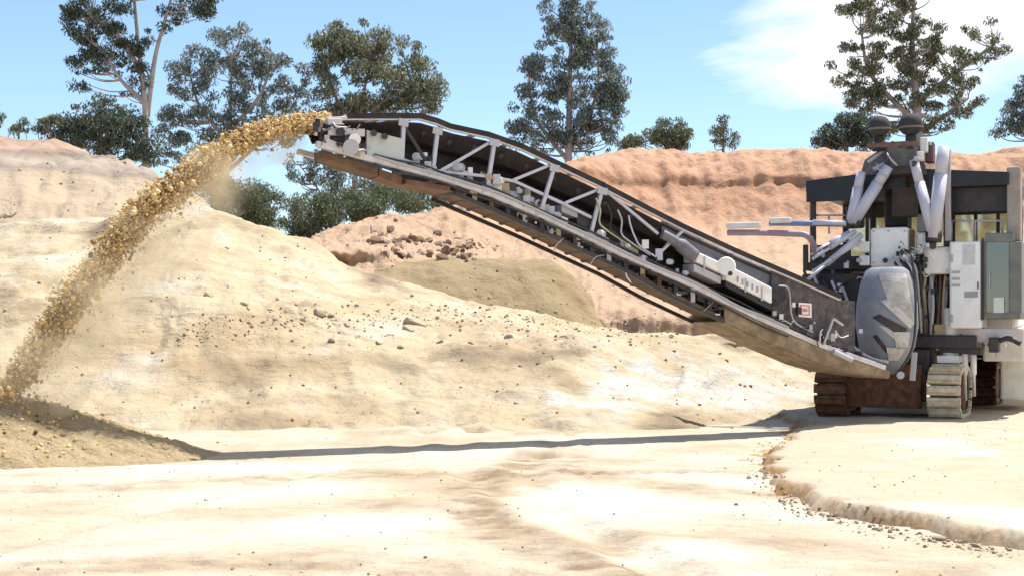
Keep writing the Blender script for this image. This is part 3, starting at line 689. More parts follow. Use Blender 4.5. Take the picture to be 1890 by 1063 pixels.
# chassis and body
m = MB(); lbox(m, -1.35, 1.55, -.25, 6.6, 1.36, 1.62); lbox(m, -.75, .72, -.35, 5.9, .72, 1.35); m.build('chassis', DARK, mach, .03)
m = MB(); pbox(m, 1560, 672, 1700, 752, -.55, .14); lbox(m, -.74, .68, -.42, -.36, .35, .9); m.build('scraper_plate', RUST, mach, .02, 'rust orange plate between the front crawlers')
m = MB(); lbox(m, -1.3, 2.15, .9, 8.2, 1.63, 3.05); lbox(m, -1.2, 1.9, 3.9, 8.0, 3.05, 3.55); m.build('engine_housing', WHITE, mach, .06)
m = MB(); pbox(m, 1693, 505, 1752, 640, .2, .6); m.build('hose_bay', DARK, mach, .02)
for k, (x0, x1) in enumerate(((1708, 1712), (1722, 1719), (1736, 1741), (1748, 1744))):
    m = MB(); m.tube(curve_pts([MP(x0, 500+k*4, .1), MP(x0+R.uniform(-6, 6), 545, .0), MP(x1+R.uniform(-8, 8), 600, .02), MP(x1, 652, .1)], 6), .035+.012*(k % 2), 8); m.build('hose', [TAN, WHITE, BROWN, GREY][k], mach)
m = MB(); pbox(m, 1722, 598, 1756, 632, -.15, .3); m.build('valve_box', TAN, mach, .02)
m = MB(); m.bar(MP(1700, 640, -.1), MP(1812, 648, -.1), .14, .14); m.bar(MP(1696, 690, -.1), MP(1702, 600, -.1), .12, .12); m.build('front_crossbeam', DARK, mach, .01)
# white covers
m = MB(); pbox(m, 1606, 420, 1676, 492, -.35, .9); m.build('front_cover', WHITE2, mach, .05)
m = MB(); pbox(m, 1586, 446, 1604, 466, -.4, .3); pbox(m, 1586, 472, 1604, 490, -.4, .3); m.build('junction_box', WHITE2, mach, .02)
m = MB(); pbox(m, 1679, 424, 1687, 462, -.3, .1); m.build('bracket_post', BROWN, mach, .01)
m = MB(); pbox(m, 1690, 430, 1704, 470, -.25, .3); pbox(m, 1704, 456, 1756, 506, -.2, .7); m.build('pump_cover', WHITE2, mach, .06)
m = MB(); pbox(m, 1752, 446, 1811, 606, -.28, .9); m.build('tall_cover', WHITE2, mach, .04)
m = MB(); pbox(m, 1777, 452, 1800, 489, -.288, .006); m.build('faded_decal', paint('faded_decal', (.62, .61, .61), (.42, .41, .42), .7, .5, scale=18), mach)
m = MB(); pbox(m, 1780, 538, 1805, 549, -.289, .007); m.build('dark_decal', LABELG, mach)
m = MB()
for x, y, r in ((1634, 481, .05), (1707, 478, .045), (1707, 491, .05), (1694, 480, .035), (1722, 455, .06), (1668, 466, .07), (1655, 486, .05), (1672, 488, .06)):
    m.tube([MP(x, y, -.52), MP(x, y, -.2)], r, 12)
m.build('hydraulic_coupling', DARK, mach)
for k in range(5):
    m = MB(); a = MP(1648+k*11, 474+k*3, -.5); m.tube(curve_pts([a, MP(1662+k*9, 492, -.62), MP(1676+k*6, 520, -.55), MP(1680+k*7, 590+8*k, -.35)], 6), .022, 7); m.build('hose', [GREY, DARK, LILAC, GREY, DARK][k], mach)
# cabin on the right with a glazed door
m = MB(); c0 = -.15
pbox(m, 1813, 446, 1820, 584, c0, 1.6); pbox(m, 1813, 576, 1884, 588, c0-.003, 1.6); pbox(m, 1862, 446, 1886, 578, c0+.01, 1.6); pbox(m, 1818, 430, 1872, 447, c0-.004, 1.6); m.build('cabin_frame', paint('dim_green_grey', (.13, .14, .13), (.26, .24, .2), .5, .5), mach, .02)
m = MB(); pbox(m, 1820, 447, 1862, 576, c0+.05, .02); dr = m.build('cabin_door', GLASS_D, mach)
m = MB(); pbox(m, 1834, 549, 1853, 577, c0-.0, .012); m.build('door_plaque', paint('pale_plaque', (.62, .66, .58), (.5, .5, .42), .2, .4), dr)
m = MB(); pbox(m, 1820, 447, 1864, 578, c0+1.5, .06); m.build('cabin_back_wall', paint('dim_cab_lining', (.09, .11, .085), (.06, .07, .05), .5, .7), mach)
m = MB(); pbox(m, 1838, 500, 1858, 576, c0+.6, .35); m.build('operator_seat', DARK, mach, .05)
m = MB(); pbox(m, 1811, 440, 1816, 590, -.29, .05); m.build('door_edge', DARK, mach)
m = MB(); pbox(m, 1858, 308, 1884, 445, 0., .3); m.build('corner_post', paint('sandy_post', (.27, .225, .19), (.40, .35, .31), .5, .6), mach, .03)
# operator deck with canopy
rb0 = -.1
zc0, zc1 = ZZ(1600, 352, rb0), ZZ(1600, 332, rb0)
rl, rr_ = MR(1487, rb0), MR(1862, rb0)
m = MB()
def slab(m, r0, r1, b0, b1, za, zb, rise=0.06):
    rm_ = (r0+r1)/2
    for q0, q1, h0, h1 in ((r0, rm_, 0, rise), (rm_, r1, rise, 0)):
        m.hexa([M(q0, b0, za), M(q1, b0, za), M(q1, b1, za), M(q0, b1, za), M(q0, b0, zb+h0), M(q1, b0, zb+h1), M(q1, b1, zb+h1), M(q0, b1, zb+h0)])
slab(m, rl, rr_, rb0, 3.4, zc0, zc1+.03, .16)
m.build('canopy_roof', DARKB, mach, .02)
m = MB(); lbox(m, rl+.02, MR(1600, rb0), rb0-.03, rb0-.002, ZZ(1540, 372, rb0), zc0+.12); m.build('canopy_valance', DARKB, mach)
m = MB(); lbox(m, MR(1748, rb0), rr_-.06, rb0+.35, rb0+.42, ZZ(1800, 388, rb0), zc0-.002); m.build('rear_valance', DARK, mach)
zd = 3.08
for k, (r, b) in enumerate(((rl+.1, 0.1), (rl+.1, 3.2), (MR(1748, .1), .1), (rr_-.12, 3.2), (MR(1700, 1.6), 3.2), (MR(1556, .1), 3.2))):
    m = MB(); m.bar(M(r, b, 1.62 if b > 1 else 2.9), M(r, b, zc0+.01), .11, .11); m.build('canopy_post', DARK, mach, .01)
m = MB(); lbox(m, rl+.06, rr_-.1, 3.2, 3.26, 2.9, zd+.24); lbox(m, rl+.06, rr_-.1, 3.19, 3.27, zc0-.28, zc0-.003)
for k in range(9):
    r = rl+.08+(rr_-.2-rl)*k/8; lbox(m, r, r+.07, 3.185, 3.275, zd+.2, zc0-.25)
m.build('window_frame', DARK, mach)
for k in range(8):
    r = rl+.15+(rr_-.2-rl)*k/8; m = MB(); lbox(m, r, r+(rr_-.2-rl)/8-.07, 3.22, 3.232, zd+.24, zc0-.28); m.build('window_pane', GLASS_G, mach)
m = MB(); lbox(m, rl, 2.2, .0, 3.9, 2.88, 3.05); m.build('operator_deck', DARK, mach, .02)
m = MB(); pbox(m, 1500, 452, 1560, 545, .1, .6); pbox(m, 1480, 505, 1588, 640, -.25, .5); m.build('feed_box', DARK, mach, .03)
m = MB()
m.tube([MP(1730, 425, .5), MP(1730, 390, .5)], .02, 8); pbox(m, 1692, 396, 1720, 428, .5, .3); m.build('control_console', GREY, mach, .03)
m = MB(); pbox(m, 1560, 378, 1590, 420, 1.2, .4); pbox(m, 1632, 352, 1676, 420, 1.4, .4); m.build('operator_seat', DARK, mach, .05)
HOODM = paint('sooty_hood', (.02, .02, .021), (.07, .06, .055), .5, .85); LIPM = paint('dusty_mauve_lip', (.12, .095, .095), (.26, .2, .18), .6, .8)
# intake tower with two round hoods above the canopy
m = MB(); pbox(m, 1636, 262, 1692, 322, -.38, .8); m.hexa([MP(1592, 324, -.2), MP(1712, 324, -.2), MP(1712, 324, .5), MP(1592, 324, .5), MP(1628, 264, -.2), MP(1698, 264, -.2), MP(1698, 264, .5), MP(1628, 264, .5)]); m.build('intake_box', paint('dusty_charcoal', (.085, .082, .085), (.2, .17, .15), .5, .7), mach, .03)
m = MB(); pbox(m, 1632, 308, 1700, 322, -.44, .9); pbox(m, 1646, 318, 1690, 400, -.1, .3); m.build('intake_mast', paint('dark_brown_mast', (.03, .018, .014), (.09, .055, .04), .5, .7), mach, .02)
for x, y in ((1623, 236), (1681, 233)):
    c = MP(x, y, -.30)
    m = MB(); zz = [(-.20, .10), (-.17, .17), (-.10, .235), (-.03, .262), (.02, .262), (.10, .25), (.18, .215), (.245, .15), (.275, .06)]
    k_ = .86 if x > 1650 else .80; m.tube([c+UP*z*k_ for z, _ in zz], [r*k_ for _, r in zz], 24); h = m.build('exhaust_hood', HOODM, mach)
    m = MB(); m.tube([c+UP*-.055, c+UP*-.035, c+UP*-.015], [.262*k_, .278*k_, .266*k_], 24, cap=False); m.build('hood_lip', LIPM, h)
    m = MB(); m.tube([c-UP*.18, c-UP*.45], [.10, .10], 14); m.build('exhaust_neck', HOODM, h)
m = MB(); pbox(m, 1600, 262, 1694, 272, -.4, .6); m.build('hood_shelf', paint('red_brown_shelf', (.13, .07, .06), (.25, .18, .14), .4, .7), mach, .02)
m = MB(); m.hexa([MP(1588, 322, -.1), MP(1640, 322, -.1), MP(1640, 322, .1), MP(1588, 322, .1), MP(1596, 296, -.1), MP(1640, 266, -.1), MP(1640, 266, .1), MP(1596, 296, .1)]); m.build('gusset_plate', paint('grey_gusset', (.10, .085, .085), (.2, .17, .15), .4, .6), mach, .01)
m = MB(); m.tube([MP(1602, 300, -.2), MP(1640, 272, -.2)], .04, 8); m.tube([MP(1612, 314, -.28), MP(1638, 300, -.28)], .05, 8); m.build('brace_pipe', GREY, mach)
m = MB(); pbox(m, 1697, 254, 1712, 282, -.2, .3); pbox(m, 1686, 280, 1704, 298, -.32, .3); m.build('mast_bracket', WHITE, mach, .02)
m = MB(); pbox(m, 1706, 262, 1722, 300, -.1, .3); m.build('mast_clamp', paint('dark_red_clamp', (.07, .018, .02), (.2, .12, .1), .4, .6), mach, .02)
# V struts
for (a, b, r) in (((1570, 414), (1590, 318), .10), ((1574, 412), (1640, 308), .115), ((1723, 436), (1686, 296), .10), ((1723, 440), (1742, 272), .125)):
    m = MB(); p, q = MP(*a, -.48), MP(*b, -.42); m.tube([p, p.lerp(q, .7)], r, 14); m.tube([p.lerp(q, .68), q], r*.9, 14)
    st = m.build('hydraulic_strut', LILAC, mach)
    m = MB(); m.tube([p-RV3*.14, p+RV3*.14], .09, 10); m.build('pivot_pin', DARK, st)
m = MB(); pbox(m, 1744, 275, 1754, 445, -.2, .12); m.build('mast_post', paint('grey_mauve_post', (.36, .32, .33), (.5, .45, .42), .4, .6), mach, .01)
# railing pipes and lift cylinders going to the conveyor
m = MB(); m.tube([MP(1420, 412, -.7), MP(1558, 414, -.6)], .055, 10); m.build('feed_pipe', BLUE, mach)
m = MB(); m.tube([MP(1500, 410.5, -.75), MP(1562, 413, -.65)], .05, 10); m.build('pipe_sleeve', LILAC, mach)
m = MB(); m.tube(curve_pts([MP(1343, 430, -.8), MP(1400, 430, -.8), MP(1462, 432, -.8), MP(1486, 434, -.78), MP(1500, 448, -.75), MP(1506, 470, -.7)], 5), .06, 10); m.build('return_pipe', paint('mauve_pipe', (.30, .22, .26), (.45, .38, .36), .4, .5), mach)
m = MB(); pbox(m, 1340, 411, 1402, 421, -.9, .14); pbox(m, 1420, 402, 1458, 412, -.85, .14); m.build('pipe_box', WHITE, mach, .02)
for k, (a, b, r) in enumerate((((1590, 434), (1484, 522), .06), ((1578, 428), (1500, 478), .05), ((1566, 430), (1508, 462), .045), ((1588, 446), (1500, 500), .04))):
    m = MB(); p, q = MP(*a, -.7), MP(*b, -1.5); m.tube([p, p.lerp(q, .6)], r, 10); m.tube([p.lerp(q, .6), q], r*.6, 10); m.build('lift_cylinder', LILAC, mach)
m = MB(); pbox(m, 1482, 452, 1490, 500, -1.0, .1); m.build('stop_bracket', DARK, mach)
# side steps, counterweight and hoses on the right
m = MB(); pbox(m, 1756, 606, 1890, 632, -.05, .6); m.build('side_sill', paint('pink_white_sill', (.66, .60, .57), (.52, .42, .35), .5, .6), mach, .02)
m = MB(); pbox(m, 1825, 622, 1843, 650, -.35, .35); m.build('lamp_box', DARK, mach, .02)
m = MB(); m.tube(curve_pts([MP(1846, 628, -.3), MP(1862, 624, -.35), MP(1884, 634, -.35)], 5), .05, 8); m.build('tow_hook', DARK, mach)
for k, x in enumerate((1781, 1797)):
    m = MB(); m.tube([MP(x, 640, -.1), MP(x, 690, -.1), MP(x, 692, -.1), MP(x+1, 738-k*8, .1)], [.055, .055, .032, .032], 10); m.build('jack_leg', WHITE, mach)
m = MB(); pbox(m, 1846, 640, 1900, 738, 2.6, 1.6); m.build('rear_housing', WHITE, mach, .05)
m = MB(); lbox(m, 1.5, 2.3, 1.2, 7.8, 1.1, 1.62); m.build('side_tank', WHITE, mach, .05)
# handrails, handles, hinges, louvres
for run in ((((1500, 398), (1560, 398)), ((1500, 398), (1500, 432)), ((1530, 398), (1530, 432))), (((1756, 408), (1850, 408)), ((1756, 408), (1756, 446)), ((1800, 408), (1800, 446)), ((1850, 408), (1850, 432)))):
    m = MB()
    for q0, q1 in run: m.tube([MP(*q0, .12), MP(*q1, .12)], .018, 6)
    m.build('handrail', GREY, mach)
for y in (500, 512, 524):
    m = MB(); pbox(m, 1757, y, 1772, y+5, -.292, .012); m.build('cover_louvre', GREY, mach)
for x, y in ((1754, 470), (1754, 580)):
    m = MB(); pbox(m, x, y, x+5, y+14, -.30, .02); m.build('cover_hinge', GREY, mach, .003)
m = MB(); m.tube([MP(1805, 520, -.33), MP(1805, 534, -.33)], .012, 6); m.build('cover_handle', DARK, mach)
m = MB(); m.tube([MP(1826, 500, -.14), MP(1826, 530, -.14)], .016, 6); m.build('door_handle', LILAC, dr)
for x, y in ((1612, 427), (1670, 427), (1612, 485), (1640, 427), (1710, 463), (1748, 463), (1748, 500)):
    m = MB(); m.tube([MP(x, y, -.39 if x < 1690 else -.24), MP(x, y, -.3 if x < 1690 else -.15)], .022, 8); m.build('bolt_head', GREY, mach)
for k in range(6):
    x = 1700+k*9; m = MB(); m.tube(curve_pts([MP(x, 508, -.05), MP(x+R.uniform(-7, 7), 560, -.12), MP(x+R.uniform(-9, 9), 610, -.1), MP(x+R.uniform(-4, 4), 690, .0)], 5), R.choice((.018, .026, .034)), 7); m.build('hose', [DARK, TAN, GREY, DARK, BROWN, TAN][k], mach)
for k in range(5):
    x = 1484+k*17; m = MB(); m.tube(curve_pts([MP(x, 500+k*6, -.32), MP(x+14, 540+k*6, -.42), MP(x+20, 600+k*5, -.34)], 5), .03, 7); m.build('hose', [DARK, GREY, DARK, LILAC, GREY][k], mach)
def fittings(where, n, x0, x1, y0, y1, d0, d1, mats, parent, seed, smin=.02, smax=.06):
    q = random.Random(seed)
    for k in range(n):
        x = q.uniform(x0, x1); y = q.uniform(y0(x) if callable(y0) else y0, y1(x) if callable(y1) else y1); dd = q.uniform(d0, d1); c = where(x, y, dd); s_ = q.uniform(smin, smax); m = MB(); kind = q.random()
        if kind < .4: m.bar(c-UP*s_*q.uniform(.6, 1.4), c+UP*s_*q.uniform(.6, 1.4), s_*1.5, s_*1.2)
        elif kind < .7: m.tube([c-BK3*s_*1.2, c+BK3*s_*1.2], s_*.8, 10)
        else:
            e = where(x+q.uniform(-26, 26), y+q.uniform(-14, 26), dd); m.tube(curve_pts([c, c.lerp(e, .5)-BK3*.08-UP*q.uniform(-.06, .08), e], 5), s_*.32, 6)
        m.build('hydraulic_fitting' if kind < .7 else 'hose', q.choice(mats), parent)
fittings(MP, 34, 1694, 1756, 505, 650, -.16, .05, [DARK, DARK, TAN, GREY, BROWN, WHITE], mach, 3)
fittings(MP, 22, 1640, 1725, 452, 505, -.6, -.4, [DARK, DARK, GREY, LILAC, WHITE], mach, 4, .018, .045)
fittings(MP, 22, 1486, 1590, 440, 560, -.5, -.28, [DARK, DARKB, GREY, LILAC], mach, 5)
fittings(MP, 18, 1762, 1880, 596, 645, -.2, -.08, [DARK, GREY, WHITE, BROWN, LILAC], mach, 6)
fittings(MP, 14, 1600, 1720, 262, 322, -.5, -.4, [DARK, GREY, LILAC, BROWN], mach, 8)
# turntable hood where the conveyor starts
hc = MP(1637, 600, -1.35)
prof = [(494, .30), (500, .39), (520, .47), (560, .545), (600, .565), (640, .50), (665, .38), (682, .24), (690, .12)]
m = MB(); m.tube([Vector((hc.x, hc.y, CZ+(HY-y)/F*hc.y)) for y, _ in prof], [r for _, r in prof], 36)
hood = m.build('turntable_hood', SHELL, mach)
def hood_pt(px, py, off):
    z = CZ+(HY-py)/F*hc.y; r = prof[-1][1]
    for (y0, r0), (y1, r1) in zip(prof, prof[1:]):
        if y0 <= py <= y1: r = r0+(r1-r0)*(py-y0)/(y1-y0)
    vd = Vector((hc.x, hc.y, 0)).normalized(); rt = Vector((vd.y, -vd.x, 0)); s_ = max(-.97, min(.97, (px-1637)/F*hc.y/r))
    return Vector((hc.x, hc.y, z))+(rt*s_-vd*math.sqrt(1-s_*s_))*(r+off)
def hood_patch(m, q, off, n=6):
    q = [Vector((x, y, 0)) for x, y in q]
    def at(u, v, o): p = q[0].lerp(q[1], u).lerp(q[3].lerp(q[2], u), v); return hood_pt(p.x, p.y, o)
    for i in range(n):
        for j in range(n):
            c = [((i+di)/n, (j+dj)/n) for di, dj in ((0, 0), (1, 0), (1, 1), (0, 1))]
            m.hexa([at(u, v, -.01) for u, v in c]+[at(u, v, off) for u, v in c])
for q in ([(1612, 586), (1624, 580), (1672, 606), (1664, 622)], [(1612, 620), (1619, 617), (1646, 652), (1640, 656)]):
    m = MB(); hood_patch(m, q, .012); m.build('hood_slot', DARK, hood)
m = MB(); hood_patch(m, [(1622, 600), (1638, 604), (1662, 624), (1650, 626)], .02); m.build('slot_lip', GREY, hood)
for q in ([(1626, 556), (1640, 552), (1684, 596), (1676, 606)], [(1648, 612), (1676, 612), (1672, 640), (1652, 640)], [(1636, 640), (1668, 642), (1656, 664), (1640, 664)]):
    m = MB(); hood_patch(m, q, .03); m.build('hood_flap', paint('scuffed_flap', (.55, .54, .52), (.25, .21, .17), .7, .9, scale=8), hood)
m = MB(); hood_patch(m, [(1622, 506), (1670, 506), (1686, 600), (1640, 560)], .014, 10); m.build('hood_lit_patch', paint('sunlit_hood_grey', (.50, .48, .45), (.24, .21, .18), .8, .95, scale=4.5), hood)  # pale patch paints the sunlit right side onto the hood
m = MB(); m.tube(curve_pts([MP(1683, 470, -1.7), MP(1690, 560, -1.85), MP(1684, 640, -1.85), MP(1655, 690, -1.8)], 7), .022, 8); m.build('hood_cable', DARK, hood)
m = MB(); m.tube(curve_pts([MP(1556, 600, -2.02), MP(1572, 636, -2.05), MP(1606, 660, -2.05), MP(1640, 668, -2.0)], 7), .032, 8); m.build('rim_rail', GREY, hood)
m = MB(); m.tube([MP(1662, 692, -1.9), MP(1662, 692, -1.5)], .07, 14); m.bar(MP(1688, 650, -1.3), MP(1684, 702, -1.3), .07, .1); m.build('hinge_bracket', GREY, mach, .01)

# ---- discharge conveyor
W = .98
top = [(604, 221), (640, 219), (700, 219), (775, 219), (806, 228), (830, 238), (900, 253), (960, 274), (1040, 312), (1110, 345), (1200, 392), (1261, 423), (1356, 467), (1474, 518), (1550, 552)]
chord = [(584, 266), (660, 288), (760, 314), (840, 337), (900, 357), (1000, 399), (1080, 437), (1150, 471), (1277, 527), (1395, 585), (1514, 637), (1632, 678)]
low = [(600, 288), (700, 323), (770, 346), (840, 358), (1000, 428), (1158, 502), (1237, 546), (1336, 593), (1415, 630), (1514, 672), (1560, 685), (1640, 696)]
def lerp_y(pl, x):
    for (x0, y0), (x1, y1) in zip(pl, pl[1:]):
        if x0 <= x <= x1: return y0+(y1-y0)*(x-x0)/(x1-x0)
    return pl[0][1] if x < pl[0][0] else pl[-1][1]
def rail(m, pl, w, a, b, dz=0.):
    pts = [CPW(x, y, w)+Vector((0, 0, dz)) for x, y in pl]
    for p, q in zip(pts, pts[1:]):
        e = (q-p).normalized()*.004; m.bar(p-e, q+e, a, b)
m = MB()
for w in (0, W):
    rail(m, top, w, .07, .06); rail(m, chord, w, .09, .085)
for x in range(640, 1540, 60):
    m.bar(CPW(x, lerp_y(top, x), .04), CPW(x, lerp_y(top, x), W-.04), .05, .05); m.bar(CPW(x, lerp_y(chord, x), .05), CPW(x, lerp_y(chord, x), W-.05), .06, .06)
conv = m.build('discharge_conveyor', paint('pale_truss_paint', (.60, .57, .59), (.36, .29, .24), .5, .5, scale=5), mach, .008)
m = MB(); rail(m, [(x, y-4) for x, y in top if x > 610], -.012, .05, .085); rail(m, [(x, y-4) for x, y in top if x > 610], W+.012, .05, .085); m.build('edge_seal', RUBBER, conv)
# troughed belt: carrying strand and return strand
def strip(name, pl_fn, xs_, prof_, mat, th=.02):
    m = MB(); rows = []
    for x in xs_:
        p0 = CP(x, pl_fn(x)); rows.append([p0+N3*w+Vector((0, 0, dz)) for w, dz in prof_])
    for a, b in zip(rows, rows[1:]):
        for k in range(len(prof_)-1):
            c = [a[k], a[k+1], b[k+1], b[k]]; m.hexa([v-Vector((0, 0, th)) for v in c]+c)
    return m.build(name, mat, conv)
xs_b = list(range(600, 1580, 20))
strip('carrying_belt', lambda x: lerp_y(top, x)+6, xs_b, [(.08, .0), (.32, -.22), (.66, -.22), (.92, .0)], RUBBER)
strip('return_belt', lambda x: lerp_y(chord, x)*.35+lerp_y(low, x)*.65, [x for x in range(620, 1350, 20)], [(.10, 0), (.88, 0)], BROWN)
# dark inner side sheet on the far side
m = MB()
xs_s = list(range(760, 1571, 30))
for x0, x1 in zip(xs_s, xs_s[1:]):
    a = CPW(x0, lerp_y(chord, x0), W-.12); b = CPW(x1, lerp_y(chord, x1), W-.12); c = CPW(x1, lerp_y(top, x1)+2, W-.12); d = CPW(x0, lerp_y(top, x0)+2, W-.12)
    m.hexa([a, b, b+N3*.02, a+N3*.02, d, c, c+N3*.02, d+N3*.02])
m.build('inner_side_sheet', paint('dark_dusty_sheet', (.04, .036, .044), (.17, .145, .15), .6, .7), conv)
# posts and diagonal braces of the truss
posts = [((808, 236), (798, 322)), ((913, 258), (898, 354)), ((1024, 305), (996, 396)), ((1112, 347), (1088, 440)), ((745, 221), (741, 308))]
for w in (0., W):
    for a, b in posts:
        m = MB(); m.bar(CPW(*a, w), CPW(*b, w), .06, .06); m.build('truss_post', LILAC, conv, .005)
    for a, b in (((804, 322), (910, 260)), ((948, 333), (1018, 304)), ((1042, 376), (1108, 349)), ((1118, 352), (1215, 432)), ((1215, 470), (1262, 425)), ((745, 232), (800, 318))):
        m = MB(); m.bar(CPW(*a, w+.01), CPW(*b, w+.01), .045, .045); m.build('diagonal_brace', LILAC if a[0] > 800 else DARK, conv, .004)
for w in (.02, W-.02):
    m = MB(); pl_ = [(746, 296), (806, 316), (898, 326), (950, 335), (1042, 377), (1092, 402)]
    for a, b in zip(pl_, pl_[1:]): m.bar(CPW(*a, w), CPW(*b, w), .045, .045)
    m.build('mid_rail', LILAC, conv, .004)
# joint plates, cables and dust caught on the chord
for a, b in posts:
    for (x, y), sg in ((a, 1), (b, -1)):
        m = MB(); cbar2 = [(x-9, y+4*sg), (x+9, y+8*sg)]
        p, q = CP(*cbar2[0], -.045), CP(*cbar2[1], -.045); m.bar(p, q, .012, .11); m.build('joint_plate', GREY, conv, .003)
for k, (off, rr2) in enumerate(((-12, .016), (-7, .02), (9, .016))):
    m = MB(); m.tube(curve_pts([CP(x, lerp_y(chord, x)+off+R.uniform(-2.5, 2.5), -.06) for x in range(690, 1500, 45)], 3), rr2, 6); m.build('cable', [DARK, GREY, DARK][k], conv)
cs = []; rs_ = []
for k in range(420):
    x = R.uniform(640, 1560); p = CP(x, lerp_y(chord, x)-4, R.uniform(-.02, .3)); cs.append(p[:]); rs_.append(R.uniform(.012, .045))
tag(link('caught_dirt', stones_mesh('caught_dirt', np.array(cs), rs_), CLODM, conv), kind='stuff')
fittings(CP, 60, 760, 1270, lambda x: lerp_y(chord, x)-36, lambda x: lerp_y(chord, x)-8, -.02, .12, [GREY, LILAC, DARK, WHITE, TAN, LILAC], conv, 12, .035, .085)
fittings(CP, 34, 580, 672, lambda x: 226, lambda x: lerp_y(chord, x)-4, -.10, .02, [GREY, LILAC, DARK, DARK, TAN, WHITE], conv, 13, .02, .055)
fittings(CP, 30, 1424, 1590, lambda x: lerp_y(chord, x)-58, lambda x: lerp_y(chord, x)-4, -.08, .03, [GREY, LILAC, DARK, DARK, DARKB, WHITE], conv, 14, .02, .05)
fittings(CP, 30, 850, 1335, lambda x: lerp_y(chord, x)+8, lambda x: lerp_y(low, x)-2, -.03, .03, [DARK, BROWN, TAN, GREY, WHITE], conv, 15, .018, .04)
# idlers under the chord
for k, x in enumerate(range(846, 1340, 31)):
    y = (lerp_y(chord, x)+lerp_y(low, x))/2+2
    m = MB(); m.tube([CPW(x, y, .06), CPW(x, y, W-.06)], .055, 10); ro = m.build('return_roller', DARK, conv)
    m = MB(); m.bar(CPW(x, lerp_y(chord, x), .02), CPW(x, y+8, .02), .07, .05); m.build('roller_bracket', [DARK, TAN, BROWN, DARK, GREY][k % 5], conv)
for k, x in enumerate(range(790, 1240, 48)):
    y = lerp_y(top, x)+26; m = MB(); m.tube([CPW(x, y-12, .14), CPW(x, y+3, .34), CPW(x, y+3, .64), CPW(x, y-12, .88)], .05, 8); m.build('carrying_roller', DARK, conv)
m = MB(); rail(m, [(x, y) for x, y in low if 830 < x < 1340], .0, .05, .06); rail(m, [(x, y) for x, y in low if 830 < x < 1340], W, .05, .06); m.build('lower_guard_rail', DARK, conv)
# dusty pan closing the lower end
m = MB(); xs_p = [1336, 1395, 1415, 1460, 1514, 1560, 1600, 1640]
for x0, x1 in zip(xs_p, xs_p[1:]):
    for w0, w1 in ((-.03, .0), (W, W+.03)):
        m.hexa([CP(x0, lerp_y(low, x0))+N3*w0, CP(x1, lerp_y(low, x1))+N3*w0, CP(x1, lerp_y(low, x1))+N3*w1, CP(x0, lerp_y(low, x0))+N3*w1, CP(x0, lerp_y(chord, x0)+6)+N3*w0, CP(x1, lerp_y(chord, x1)+6)+N3*w0, CP(x1, lerp_y(chord, x1)+6)+N3*w1, CP(x0, lerp_y(chord, x0)+6)+N3*w1])
    a, b = CP(x0, lerp_y(low, x0)), CP(x1, lerp_y(low, x1)); dn = Vector((0, 0, -.025))
    m.hexa([a+dn, b+dn, b+N3*W+dn, a+N3*W+dn, a, b, b+N3*W, a+N3*W])
m.build('dust_pan', paint('brown_dust_pan', (.19, .13, .075), (.42, .33, .22), .6, .85, scale=3.5), conv)
# dark side plate at the foot with warning sign
m = MB(); xs_p = [1424, 1460, 1500, 1540, 1578]
for x0, x1 in zip(xs_p, xs_p[1:]):
    a, b = CP(x0, lerp_y(chord, x0)-8, .05), CP(x1, lerp_y(chord, x1)-8, .05); c, d = CP(x1, lerp_y(top, x1)+4, .05), CP(x0, lerp_y(top, x0)+4, .05)
    m.hexa([a, b, b+N3*.03, a+N3*.03, d, c, c+N3*.03, d+N3*.03])
sp = m.build('foot_side_plate', paint('scuffed_dark_plate', (.035, .03, .036), (.16, .12, .115), .7, .6, scale=7), conv)
m = MB(); m.hexa([CP(1474, 584, .02), CP(1498, 586, .02), CP(1498, 586, .04), CP(1474, 584, .04), CP(1474, 558, .02), CP(1498, 560, .02), CP(1498, 560, .04), CP(1474, 558, .04)]); sg = m.build('warning_sign', paint('sign_white', (.8, .76, .76), (.7, .6, .6), .2, .4), sp)
m = MB(); sc_ = [CP(1478, 563, .012), CP(1494, 564, .012), CP(1494, 581, .012), CP(1478, 580, .012)]
for a, b in zip(sc_, sc_[1:]+sc_[:1]): m.bar(a, b, .012, .018)
m.bar(CP(1482, 572, .012), CP(1490, 572, .012), .012, .05); m.build('sign_mark', paint('sign_red', (.62, .16, .15), (.7, .4, .4), .3, .4), sp)
# grey skirt sheet and white motor cowl in the lower half
m = MB(); xs_p = [1222, 1261, 1300, 1356, 1420, 1452]
for x0, x1 in zip(xs_p, xs_p[1:]):
    a, b = CP(x0, lerp_y(top, x0)+46-(10 if x0 < 1240 else 0), .1), CP(x1, lerp_y(top, x1)+46, .1); c, d = CP(x1, lerp_y(top, x1)+5, .1), CP(x0, lerp_y(top, x0)+5, .1)
    m.hexa([a, b, b+N3*.03, a+N3*.03, d, c, c+N3*.03, d+N3*.03])
m.build('skirt_sheet', paint('blue_grey_sheet', (.10, .10, .125), (.2, .19, .2), .5, .5), conv)
def cbar(m, a, b, h, w0, w1):
    """box along the conveyor side: a-b centre line in pixels, h pixels tall, between w0 and w1 metres in"""
    q = [CP(a[0], a[1]+h/2), CP(b[0], b[1]+h/2), CP(b[0], b[1]-h/2), CP(a[0], a[1]-h/2)]
    m.hexa([q[0]+N3*w0, q[1]+N3*w0, q[1]+N3*w1, q[0]+N3*w1, q[3]+N3*w0, q[2]+N3*w0, q[2]+N3*w1, q[3]+N3*w1])
m = MB(); cbar(m, (1278, 474), (1326, 496), 20, -.12, .3); cbar(m, (1330, 503), (1414, 546), 30, -.18, .3); mc = m.build('motor_cowl', WHITE, conv, .025)
m = MB(); m.tube([CP(1340, 492, -.20), CP(1340, 492, .1)], [.15, .17], 18); m.build('cowl_dome', WHITE, mc, .01)
